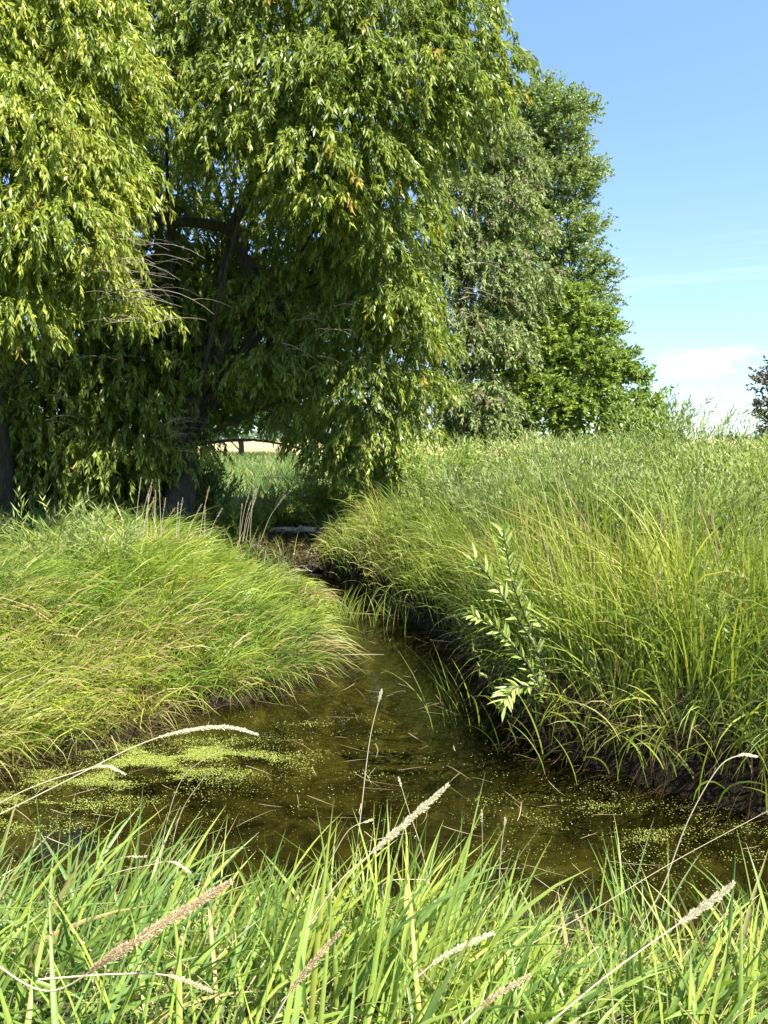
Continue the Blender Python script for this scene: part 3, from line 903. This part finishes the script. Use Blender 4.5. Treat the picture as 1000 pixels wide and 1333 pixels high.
H_l = [(285, 525, 60, 26), (325, 535, 60, 24), (300, 550, 60, 24), (360, 540, 60, 24), (250, 540, 60, 30), (395, 550, 60, 22)]
tree('field_edge_tree', 'pale grey-green tree at the far edge of the field seen through the gap', 'tree', (at(310, 600, 60)[0], 60), H_l, M_far, 22, 0.9, 16, 0.35, 0.22, 0.22,
     droop=False, tm=0.6, grav=0.2, spread=1.0)

# far woods along the horizon
acc = Acc()
for _ in range(90):
    xx = rng.uniform(-330, 330)
    yy = rng.uniform(300, 360)
    hh = rng.uniform(2.5, 5.5) * (1.8 if xx < 0 else 1) + 1.0
    n = 130
    u = nrm(rng.normal(size=(n, 3)))
    u[:, 2] = np.abs(u[:, 2])
    c = np.array((xx, yy, 0.5)) + u * np.array((hh * 1.6, hh * 1.6, hh)) * rng.uniform(0.5, 1, (n, 1))
    d1 = nrm(rng.normal(size=(n, 3)))
    d2 = nrm(np.cross(d1, rng.normal(size=(n, 3))))
    sz = rng.uniform(0.6, 1.3, (n, 1))
    V = np.stack([c - d1 * sz, c + d2 * sz * .7, c + d1 * sz, c - d2 * sz * .7], 1).reshape(-1, 3)
    acc.add(V, np.arange(n * 4).reshape(-1, 4), np.repeat(rng.uniform(0.1, .8, n), 4))
acc.build('far_woods', M_far, kind='stuff', label='low line of distant trees along the horizon', cat='woods')

# willow shrubs on the right bank
SH = [(578, 568, 11.8, 30, 'pointed bright green bush standing by the foot of the tree line', M_bright, 90, 60, .07, .026),
      (745, 575, 9.6, 60, 'darker green bushy shrub in the middle of the pale feathery ones', M_poplar, 90, 40, .08, .02),
      (865, 590, 8.3, 60, 'darker leafy shrub among the grass below the open sky', M_poplar, 80, 40, .07, .018),
      (610, 600, 11, 60, 'grey-green shrub on the crest of the right bank below the trees', M_grey, 90, 40, .09, .016),
      (955, 585, 8.6, 50, 'yellow-green shrub at the right below the copper leaved tree', M_willow2, 80, 40, .07, .014),
      (640, 560, 13.5, 110, 'feathery willow shrub below the grey willow tree', M_shrub, 300, 38, .095, .016),
      (720, 555, 12.5, 120, 'feathery willow shrub in front of the bright green bushy tree', M_shrub, 340, 38, .095, .016),
      (800, 562, 11.5, 120, 'feathery willow shrub just left of the open sky', M_shrub, 340, 38, .095, .016),
      (880, 570, 10.5, 130, 'feathery willow shrub under the open sky', M_shrub, 340, 38, .095, .016),
      (900, 560, 17, 150, 'tall feathery shrub along the skyline left of the copper leaved tree', M_shrub, 300, 44, .12, .024),
      (1010, 562, 15, 130, 'tall feathery shrub along the skyline at the right edge', M_shrub, 260, 44, .12, .024),
      (800, 560, 17, 120, 'tall feathery shrub along the skyline below the bright bushy tree', M_shrub, 260, 44, .12, .024),
      (960, 572, 9.5, 130, 'feathery willow shrub below the copper leaved tree', M_shrub, 340, 38, .095, .016),
      (1050, 570, 9.0, 130, 'feathery willow shrub cut by the right edge of the photo', M_shrub, 260, 44, .095, .016),
      (690, 592, 8.8, 110, 'low feathery willow shrub above the silvery sapling', M_shrub, 260, 44, .085, .013),
      (790, 598, 8.0, 120, 'low feathery willow shrub in the middle of the right bank', M_shrub, 300, 38, .085, .013),
      (900, 606, 7.3, 120, 'low feathery willow shrub nearest the right edge grass', M_shrub, 300, 38, .085, .013),
      (845, 505, 15, 26, 'thin upright willow sprigs rising against the sky at the end of the tree line', M_bright, 60, 44, .15, .03),
      (868, 500, 14, 10, 'single tall slender willow sprig leaning into the sky', M_shrub, 9, 40, .15, .024),
      (905, 528, 13, 46, 'short wispy sprigs poking above the shrubs into the sky', M_shrub, 34, 40, .14, .022)]
for px, top, Y, w, lab, mat, n, k, ll, lw in SH:
    shrub('willow_shrub', lab, px, top + (6 if px > 600 and top > 550 else 0), Y, w, mat, n, k, ll, lw, group='feathery shrubs on the right bank', tm=float(rng.uniform(.3, .85)), hvar=(0.72, 1.03))
shrub('bare_shrub', 'thin bare twiggy shrub standing beside the copper leaved tree', 965, 480, 24, 34, M_grey, 26, 10, .08, .02, lean=0.3)
shrub('leafy_weed', 'dark broad-leaved weed standing in the right bank grass', 755, 735, 6.9, 26, M_poplar, 9, 26, .10, .028, lean=0.15, a1=R(15))


for px, top, Y, w, lab, mat, n, k, ll, lw, a1 in (
        (860, 770, 5.3, 60, 'fine leaved yellow-green weed in the middle of the right bank face', M_bright, 26, 30, .05, .012, R(25)),
        (925, 730, 5.2, 50, 'fine leaved bushy weed right of the middle of the right bank face', M_shrub, 26, 30, .055, .012, R(30)),
        (800, 760, 5.6, 50, 'yellowish fine leaved weed right of the dark broad-leaved weed', M_willow2, 22, 30, .055, .012, R(30)),
        (975, 760, 5.0, 46, 'leafy weed at the right edge of the photo above the hooked stalk', M_bright, 22, 26, .06, .014, R(30)),
        (690, 790, 6.0, 44, 'leafy green weed right behind the silvery sapling', M_bright, 18, 28, .055, .018, R(40)),
        (640, 690, 8.4, 60, 'pale leafy weed on the round part of the right bank', M_shrub, 30, 28, .07, .012, R(35)),
        (530, 640, 11, 60, 'yellow-green leafy weed on the crest of the far right bank', M_willow2, 40, 28, .08, .014, R(30)),
        (60, 640, 8.6, 60, 'leafy reed shoots rising at the back of the left mound', M_shrub, 30, 22, .14, .016, R(45)),
        (140, 655, 8.8, 60, 'leafy reed shoots at the back of the left mound before the dark willow', M_shrub, 26, 22, .14, .016, R(45))):
    shrub('leafy_weed', lab, px, top, Y, w, mat, n, k, ll, lw, lean=.3, a1=a1, tm=.6)


# ------------------------------------------------------------------ silvery sapling: every leaf is a part
def leaf_mesh(name, ll, lw, mat, tint):
    S = 5
    t_ = np.linspace(0, 1, S + 1)
    w = np.sin(np.pi * np.clip(t_, 0.02, .985) ** 0.8) * lw / 2
    V = []
    for a, b in zip(t_, w):
        z = -0.12 * ll * a * a
        V += [(-b, a * ll, z + b * 0.35), (0, a * ll, z), (b, a * ll, z + b * 0.35)]
    F = []
    for q in range(S):
        F += [(3 * q, 3 * q + 1, 3 * q + 4, 3 * q + 3), (3 * q + 1, 3 * q + 2, 3 * q + 5, 3 * q + 4)]
    me = bpy.data.meshes.new(name)
    me.from_pydata([tuple(map(float, v)) for v in V], [], F)
    a_ = me.attributes.new('tint', 'FLOAT', 'POINT')
    a_.data.foreach_set('value', np.full(len(V), tint, np.float32))
    me.materials.append(mat)
    return me


LM = [leaf_mesh('leaf', 0.075 + 0.02 * q, 0.018 + 0.004 * q, M_sap, 0.15 + 0.28 * q) for q in range(4)]
SB = at(735, 935, 5.7)
sap = empty('willow_sapling', (SB[0], SB[1], height1(SB[0], SB[1])), label='silvery green willow sapling leaning out over the stream from the right bank', cat='sapling')
stems = [[(735, 940, 5.7), (700, 850, 5.6), (650, 770, 5.5), (618, 728, 5.45)],
         [(730, 930, 5.75), (695, 830, 5.65), (668, 760, 5.6), (655, 690, 5.6)],
         [(725, 935, 5.7), (690, 870, 5.5), (650, 822, 5.4), (608, 797, 5.35)],
         [(728, 945, 5.7), (700, 900, 5.5), (672, 895, 5.4), (655, 915, 5.35)],
         [(740, 940, 5.8), (725, 850, 5.8), (690, 790, 5.75), (672, 745, 5.7)]]
for st in stems:
    pth = smoothpath([at(q[0], q[1], q[2] - .28 * (j_ + 1) / 4) for j_, q in enumerate(st)], 8)
    V, F = tube(pth, np.linspace(0.011, 0.003, len(pth)), 6)
    mk('stem', V, F, M_bark, sap, np.full(len(V), .5), True)
    for j in range(4, len(pth) - 1):
        for _ in range(3):
            T = Vector(pth[j + 1] - pth[j]).normalized()
            q = Vector(rng.normal(size=3))
            q = (q - T * q.dot(T)).normalized()
            yd = (T * 0.8 + q * 0.75 + Vector((0, 0, 0.1))).normalized()
            zd = (Vector((0.2, -0.4, 1)) + Vector(rng.normal(size=3) * 0.4))
            xd = yd.cross(zd).normalized()
            zd = xd.cross(yd)
            lf = bpy.data.objects.new('leaf', LM[rng.integers(0, 4)])
            col.objects.link(lf)
            lf.parent = sap
            mt = Matrix((xd, yd, zd)).transposed().to_4x4()
            mt.translation = Vector(pth[j] + (pth[j + 1] - pth[j]) * rng.uniform()) - sap.location
            lf.matrix_local = mt


# ------------------------------------------------------------------ seed stalks
def stalk(pts, hpx, label, hf=0.8, hr=0.008, sr=0.0022, mat=M_seed, group=None, nsp=260, Y=None, name='seed_stalk', fluffy=1.0, stemmat=None, cat='grass stalk', leaf=False):
    """pts: stem from base to tip; the last part from fraction hf carries the seed head"""
    P = smoothpath([at(*q) for q in pts], 8)
    root = empty(name, P[0], label=label, cat=cat, group=group)
    rad = np.linspace(sr, sr * 0.5, len(P))
    V, F = tube(P, rad, 5)
    mk('stem', V, F, stemmat or M_straw, root, np.full(len(V), .9), True)
    seg = np.concatenate([[0], np.cumsum(np.linalg.norm(np.diff(P, axis=0), axis=1))])
    tot = seg[-1]
    nsp = int(nsp * 2.2)
    tt = rng.uniform(0, 1, nsp)
    s_ = tot * (hf + (1 - hf) * tt)
    pos = np.stack([np.interp(s_, seg, P[:, a]) for a in range(3)], 1)
    s2 = np.minimum(s_ + 0.01, tot)
    pos2 = np.stack([np.interp(s2 + 1e-4, seg, P[:, a]) for a in range(3)], 1)
    T = nrm(pos2 - np.stack([np.interp(s2 - 0.012, seg, P[:, a]) for a in range(3)], 1))
    q = nrm(rng.normal(size=T.shape))
    q = nrm(q - T * np.sum(q * T, 1, keepdims=True))
    env = (np.clip(tt / 0.25, 0.15, 1) * np.clip((1 - tt) / 0.3, 0.2, 1)) ** 0.6 * (0.8 + 0.35 * np.sin(tt * 31) * fluffy * 0.6)
    o_ = q * (hr * .66 * env * rng.uniform(0.1, 1, nsp))[:, None]
    D = nrm(T + q * rng.uniform(.3, 1.0, (nsp, 1)) * fluffy)
    sd2 = nrm(np.cross(D, rng.normal(size=D.shape)))
    l_ = (rng.uniform(0.004, 0.009, nsp) * (0.6 + 40 * hr * 0.6))[:, None]
    w_ = l_ * 0.13
    a = pos + o_
    V = np.stack([a, a + D * l_ * .4 + sd2 * w_, a + D * l_, a + D * l_ * .4 - sd2 * w_], 1).reshape(-1, 3)
    F = np.arange(nsp * 4).reshape(-1, 4)
    mk('seed_head', V, F, mat, root, np.repeat(np.clip(rng.normal(.55, .22, nsp), 0, 1), 4), kind='stuff')
    return root


def g0(px, py, Y):
    return (px, py, Y)


FG = [
    ([(-60, 1090, 2.1), (60, 1030, 2.1), (180, 970, 2.1), (250, 950, 2.1), (300, 947, 2.1), (335, 956, 2.1)], .70, .0085, M_pale, 900, 'long pale seed head arching over the stream at the left'),
    ([(-60, 1080, 2.3), (30, 1030, 2.3), (110, 1002, 2.3), (140, 998, 2.3), (163, 1008, 2.3)], .80, .006, M_pale, 300, 'small bent cream seed head below the long arching one'),
    ([(-40, 1230, 1.45), (60, 1290, 1.45), (150, 1242, 1.4), (225, 1195, 1.4), (300, 1148, 1.4)], .47, .017, M_seed, 1500, 'fat fluffy tan seed head in the left foreground grass'),
    ([(395, 1215, 1.7), (440, 1150, 1.7), (482, 1112, 1.7), (530, 1070, 1.7), (583, 1022, 1.7)], .52, .012, M_pale, 1100, 'plump cream seed head pointing up right over the middle of the stream'),
    ([(350, 1340, 1.4), (380, 1288, 1.4), (410, 1250, 1.4), (442, 1214, 1.4)], .35, .009, M_seed, 600, 'tan seed head slanting in the bottom centre grass'),
    ([(540, 1275, 1.6), (570, 1250, 1.6), (610, 1228, 1.6), (642, 1215, 1.6)], .25, .008, M_pale, 450, 'pale fuzzy seed head lying in grass right of the bottom centre'),
    ([(700, 1345, 1.5), (790, 1270, 1.55), (880, 1205, 1.6), (920, 1178, 1.6), (955, 1150, 1.6)], .72, .012, M_pale, 800, 'upright cream seed head at the lower right of the stream'),
    ([(462, 1130, 2.4), (472, 1040, 2.4), (482, 960, 2.4), (497, 898, 2.4)], .93, .006, M_pale, 90, 'slender vertical stalk with a tiny head in front of the open stream'),
    ([(565, 1190, 2.2), (550, 1110, 2.2), (532, 1055, 2.2), (519, 1012, 2.2)], .93, .004, M_pale, 60, 'thin leaning stalk beside the plump cream seed head'),
    ([(820, 1230, 2.1), (860, 1160, 2.1), (895, 1070, 2.1), (935, 1000, 2.1), (965, 983, 2.1), (985, 985, 2.1)], .92, .006, M_pale, 160, 'tall hooked tan stalk curving over at the right'),
    ([(680, 1235, 1.9), (780, 1180, 1.9), (880, 1120, 1.9), (1010, 1050, 1.9)], .93, .003, M_straw, 40, 'long straight straw stem crossing the lower right corner water'),
    ([(625, 1140, 2.6), (628, 1100, 2.6), (627, 1055, 2.6)], .82, .005, M_pale, 60, 'short thin vertical stalk standing near the middle of the near bank'),
    ([(650, 1150, 2.6), (652, 1110, 2.6), (658, 1064, 2.6)], .88, .006, M_pale, 50, 'short thin stalk with round white tip near the middle of the near bank'),
    ([(600, 1335, 1.3), (640, 1300, 1.3), (690, 1270, 1.3)], .3, .007, M_seed, 350, 'tan seed head at the bottom edge right of centre'),
    ([(50, 1275, 1.5), (150, 1268, 1.5), (220, 1270, 1.5), (275, 1290, 1.5)], .74, .006, M_seed, 260, 'thin drooping tan seed head low on the left'),
    ([(60, 1180, 2.2), (140, 1140, 2.2), (200, 1125, 2.2), (225, 1122, 2.2), (248, 1136, 2.2)], .85, .005, M_pale, 140, 'small drooping white seed head over the left near bank'),
    ([(90, 1165, 2.4), (150, 1120, 2.4), (190, 1115, 2.4)], .8, .004, M_pale, 80, 'narrow pale seed head left of the small drooping one'),
    ([(205, 1160, 2.3), (215, 1080, 2.3), (240, 1010, 2.3), (290, 975, 2.3)], .97, .003, M_straw, 20, 'reddish bare stem leaning over the left water'),
    ([(215, 1150, 2.35), (235, 1060, 2.35), (275, 1000, 2.35)], .97, .002, M_straw, 20, 'thin bare straw beside the reddish stem'),
    ([(430, 1120, 2.2), (455, 1080, 2.2), (485, 1067, 2.2)], .85, .004, M_pale, 60, 'tiny white tipped stalk below the slender vertical stalk'),
    ([(800, 1330, 1.5), (790, 1270, 1.5), (750, 1190, 1.5)], .8, .005, M_seed, 90, 'short brown stalk left of the lower right cream head'),
    ([(505, 1190, 2.0), (500, 1150, 2.0), (548, 1145, 2.0), (560, 1150, 2.0)], .9, .003, M_straw, 30, 'short bent straw at the centre of the near bank'),
]
for pts, hf, hr, mat, nsp, lab in FG:
    stalk(pts, 0, lab, hf, hr, 0.0022 if hr > .005 else .0014, mat, nsp=nsp, stemmat=M_straw)

for j in range(16):   # tan stalks on top of the left mound
    px = rng.uniform(175, 275)
    Y = rng.uniform(8.2, 9.4)
    h0 = rng.uniform(608, 665)
    ln = rng.normal(14, 10)
    stalk([(px, 700, Y), (px + ln * .4, (700 + h0) / 2, Y), (px + ln, h0, Y)], 0, 'tall thin tan seed stalk standing along the crest of the left mound', .68, .024, .003, M_seed,
          'tan stalks on the left mound crest', nsp=50, fluffy=.6)
for j in range(7):
    px = rng.uniform(300, 345)
    Y = rng.uniform(9, 11)
    h0 = rng.uniform(625, 670)
    ln = rng.normal(20, 12)
    stalk([(px, 705, Y), (px + ln * .4, (700 + h0) / 2, Y), (px + ln, h0, Y)], 0, 'pinkish seed stalk rising between left mound and log', .72, .024, .003, M_seed,
          'stalks between the left mound and the log', nsp=60)
for j in range(34):
    px = rng.uniform(700, 990)
    Y = rng.uniform(5.4, 6.8)
    h0 = rng.uniform(640, 740)
    ln = rng.normal(-22, 16)
    b0 = h0 + rng.uniform(130, 220)
    stalk([(px, b0, Y), (px + ln * .4, (b0 + h0) / 2, Y), (px + ln, h0, Y)], 0, 'thin straw coloured seed stalk rising above the right bank grass', .8, .016, .0036, M_straw,
          'straw stalks on the right bank', nsp=50, fluffy=.5)


# ------------------------------------------------------------------ distinct clumps of broad blades in the foreground
def clump(px, py, Y, n, h, spread_, label, az0, azs, w=(0.008, 0.014), mat=M_fore, tb=0.5):
    c = at(px, py, Y)
    gz = height1(c[0], Y)
    root = empty('grass_clump', (c[0], Y, gz), label=label, cat='grass clump')
    for _ in range(n):
        b_ = np.array([[c[0] + rng.normal(0, spread_), Y + rng.normal(0, spread_), gz - .02]])
        P = arcs(b_, np.array([az0 + rng.normal(0, azs)]), np.array([h * rng.uniform(0.65, 1.1)]), np.array([rng.uniform(0.02, .25)]), np.array([rng.uniform(.3, 1.3)]), 9, wob=0.03)
        V, F, k = ribbons(P, np.array([rng.uniform(*w)]), prof_blade(9), fold=True, roll=np.array([[rng.normal(0, .5), -1.0, .2]]))
        mk('blade', V, F, mat, root, np.full(len(V), np.clip(rng.normal(tb, .15), .2, 1)), smooth=True)


clump(820, 1180, 2.75, 22, 0.62, 0.07, 'dark green upright clump of broad blades at the right of the near bank', 1.6, 1.2, tb=.35)
clump(650, 1180, 2.6, 12, 0.45, 0.08, 'sparse upright blades standing in the water margin right of centre', 1.2, 1.0, tb=.4)
clump(560, 1200, 2.3, 14, 0.5, 0.07, 'fan of broad blades leaning right at the centre of the near bank', 0.2, .5)
clump(370, 1230, 2.1, 18, 0.62, 0.06, 'tall yellow-green clump arching right in the centre left foreground', 0.2, .4, tb=.85)
clump(300, 1200, 2.3, 12, 0.5, 0.06, 'arching clump whose long blade crosses the left water', 0.1, .5, tb=.6)
clump(930, 1280, 1.9, 14, 0.45, 0.08, 'pale clump of blades in the lower right corner', 0.9, .9, tb=.9)
clump(150, 1200, 2.3, 14, 0.5, 0.09, 'dark green clump leaning right near the left edge of the near bank', 0.3, .6, tb=.25)
clump(470, 1190, 2.4, 10, 0.5, 0.05, 'narrow clump of upright blades beneath the slender vertical stalk', 1.4, .6, tb=.5)
clump(1000, 1150, 2.6, 8, 0.6, 0.04, 'short tuft of green blades cut by the right edge of the photo', 2.5, .6, tb=.4)


def tuft(px, py, Y, z, n, h, label, az0, azs, mat=M_right, w=(.006, .012), sp=.12, a1=1.3):
    c = at(px, py, Y)
    root = empty('rush_tuft', (c[0], Y, z), label=label, cat='rushes')
    b_ = np.stack([c[0] + rng.normal(0, sp, n), Y + rng.normal(0, sp, n), np.full(n, z)], 1)
    P = arcs(b_, az0 + rng.normal(0, azs, n), h * rng.uniform(.5, 1.1, n), rng.uniform(0.05, .4, n), rng.uniform(.4, a1, n), 6, wob=.05)
    V, F, k = ribbons(P, rng.uniform(w[0], w[1], n), prof_blade(6))
    mk('blades', V, F, mat, root, np.repeat(np.clip(rng.normal(.55, .2, n), .05, 1), k), kind='stuff')


tuft(450, 795, 9.6, -.02, 60, .5, 'green rushes in the water off the tip of the left bank', 1.5, 1.5)
tuft(520, 812, 9.7, -.02, 130, .42, 'low patch of rushes in the water below the dark overhang', 1.5, 1.5, sp=.35)
tuft(600, 925, 5.9, -.02, 16, .75, 'thin blades slanting out of the water beside the sapling', 2.6, .25, sp=.10, w=(.004, .007))
tuft(340, 1065, 3.6, -.02, 4, .25, 'few small blades standing in the open water', 1.9, .8, sp=.05)
tuft(355, 705, 13.2, .12, 60, .6, 'yellow-green tuft growing on the debris below the log', 1.5, 1.5, mat=M_left, sp=.3)

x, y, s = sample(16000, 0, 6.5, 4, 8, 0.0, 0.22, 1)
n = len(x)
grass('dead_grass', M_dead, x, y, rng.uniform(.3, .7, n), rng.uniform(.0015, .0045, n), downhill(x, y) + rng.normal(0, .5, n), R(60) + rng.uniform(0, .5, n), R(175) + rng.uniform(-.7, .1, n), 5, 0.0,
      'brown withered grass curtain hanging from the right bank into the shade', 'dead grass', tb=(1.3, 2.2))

for px, py, Y, lab in ((800, 985, 5.0, 'drooping broad green blades low on the shaded right bank'), (870, 960, 4.8, 'drooping broad blades hanging towards the water at the right'), (940, 990, 4.6, 'drooping broad blades near the right edge water line'), (745, 950, 5.4, 'few broad blades drooping right of the sapling foot')):
    c = at(px, py, Y)
    tuft(px, py, Y, max(c[2], .1), 34, .5, lab, -2.0, 1.0, mat=M_right, w=(.006, .014), sp=.35, a1=2.0)

# blades trailing on the water: dry floating stems
for pts, lab in (([(438, 800, 10), (480, 803, 9.9), (525, 806, 9.8)], 'pale dry stem lying across the water off the left bank tip'),
                 ([(560, 842, 8.6), (620, 845, 8.4), (690, 838, 8.2)], 'long thin straw sticking out over the water from the right bank'),
                 ([(430, 858, 8), (470, 862, 8), (500, 860, 8)], 'short straw at the side of the left bank tip'),
                 ([(665, 962, 5.75), (720, 967, 5.6), (780, 962, 5.4)], 'thin curved straw in front of the dark right bank'),
                 ([(740, 945, 5.5), (765, 915, 5.4), (790, 885, 5.4)], 'pale straight straw leaning against the right bank')):
    P = smoothpath([at(*q) for q in pts], 6)
    P[:, 2] = np.maximum(P[:, 2], .006)
    V, F = tube(P, np.linspace(.004, .002, len(P)), 5)
    o = mk('dry_stem', V, F, M_straw, tint=np.full(len(V), .8), smooth=True, label=lab, cat='straw')

# ------------------------------------------------------------------ log dam and debris
lg = [at(325, 693, 14.6), at(350, 690, 14.4), at(385, 689, 14.2), at(415, 691, 14.0)]
P = smoothpath(lg, 8)
P += rng.normal(0, .008, P.shape)
log = empty('fallen_log', P[0], label='pale weathered log lying across the narrow end of the stream', cat='log')
V, F = tube(P, 0.055 + rng.normal(0, .004, len(P)), 10)
mk('trunk', V, F, M_log, log, np.full(len(V), .5), True)
for pts in (((392, 691, 14.1), (391, 684, 14.05)), ((352, 690, 14.4), (346, 682, 14.3))):
    a_, b_ = at(*pts[0]), at(*pts[1])
    q = np.linspace(a_, b_, 4)
    V, F = tube(q, np.linspace(.03, .022, 4), 7)
    mk('branch_stub', V, F, M_log, log, np.full(len(V), .5), True)

for a_, b_, r0, lab in (((350, 706, 14.0), (412, 716, 13.7), .028, 'bleached stick lying slanted just below the log'), ((372, 700, 14.1), (400, 742, 13.3), .022, 'dark branch leaning down from the log to the water'),
                        ((398, 698, 14.0), (420, 735, 13.3), .018, 'thin grey stick at the right end of the log'), ((338, 712, 13.9), (378, 730, 13.5), .02, 'brown stick low in the debris below the log')):
    p0, p1 = at(*a_), at(*b_)
    q = np.linspace(p0, p1, 7) + rng.normal(0, .014, (7, 3))
    V, F = tube(q, np.linspace(r0, r0 * .5, 7), 7)
    mk('stick', V, F, M_log, tint=np.full(len(V), .5), smooth=True, label=lab, cat='stick')

# mud bank below the log
u_ = np.linspace(0, 1, 22)
v_ = np.linspace(0, 1, 16)
VV = []
for b_ in v_:
    for a_ in u_:
        xx = -2.75 + 2.0 * a_
        yy = 13.3 + 1.5 * b_
        VV.append((xx, yy, -0.1 + 0.6 * b_ ** 0.7 + 0.10 * float(fbm(np.array([xx * 2]), np.array([yy * 2]), 1.5, 51)[0]) - 1.0 * max(0, abs(a_ - .5) - .42)))
i = (np.arange(15)[:, None] * 22 + np.arange(21)[None]).ravel()
mk('mud_bank', VV, np.stack([i, i + 1, i + 23, i + 22], 1), M_mud, smooth=True, kind='structure')
acc = Acc()
for _ in range(200):
    f = rng.uniform()
    p0 = np.array((rng.uniform(-2.4, -1.05), 13.0 + 1.3 * f, 0.03 + .45 * f + rng.uniform(-.05, .08)))
    d = nrm(np.array((rng.normal(), rng.normal() * .6, rng.normal() * .35)))
    l_ = rng.uniform(.12, .5)
    q = np.linspace(p0 - d * l_ / 2, p0 + d * l_ / 2, 4) + rng.normal(0, .012, (4, 3))
    V, F = tube(q, np.linspace(.012, .004, 4) * rng.uniform(.5, 1.6), 5)
    acc.add(V, F)
acc.build('stick_debris', M_twig, kind='stuff', label='tangle of broken sticks heaped below the log', cat='sticks')
n = 1800
f = rng.uniform(size=n)
b_ = np.stack([rng.normal(-1.75, .38, n), 13.1 + 1.1 * f, .05 + .42 * f + rng.uniform(0, .1, n)], 1)
P = arcs(b_, rng.normal(-1.4, 1.0, n), rng.uniform(.15, .45, n), R(30) + rng.uniform(0, .8, n), R(140) + rng.uniform(-.6, .4, n), 5, wob=.15)
V, F, k = ribbons(P, rng.uniform(.004, .010, n), prof_blade(5))
mk('dry_reed_debris', V, F, M_dead, tint=np.repeat(rng.beta(1.3, 2.6, n), k), kind='stuff', label='brown matted reeds caught under the log', cat='dead reeds')
scene['tris'] = sum(len(o.data.polygons) * 2 for o in scene.objects if o.type == 'MESH')
print('tris', scene['tris'])
for o in scene.objects:
    if o.type == 'MESH' and len(o.data.polygons) > 40000:
        print(o.name, len(o.data.polygons), o.parent and o.parent['label'])
#print('tris', sum(sum(len(p.vertices) - 2 for p in o.data.polygons) if len(o.data.polygons) < 2000 else len(o.data.polygons) * 2 for o in scene.objects if o.type == 'MESH'))
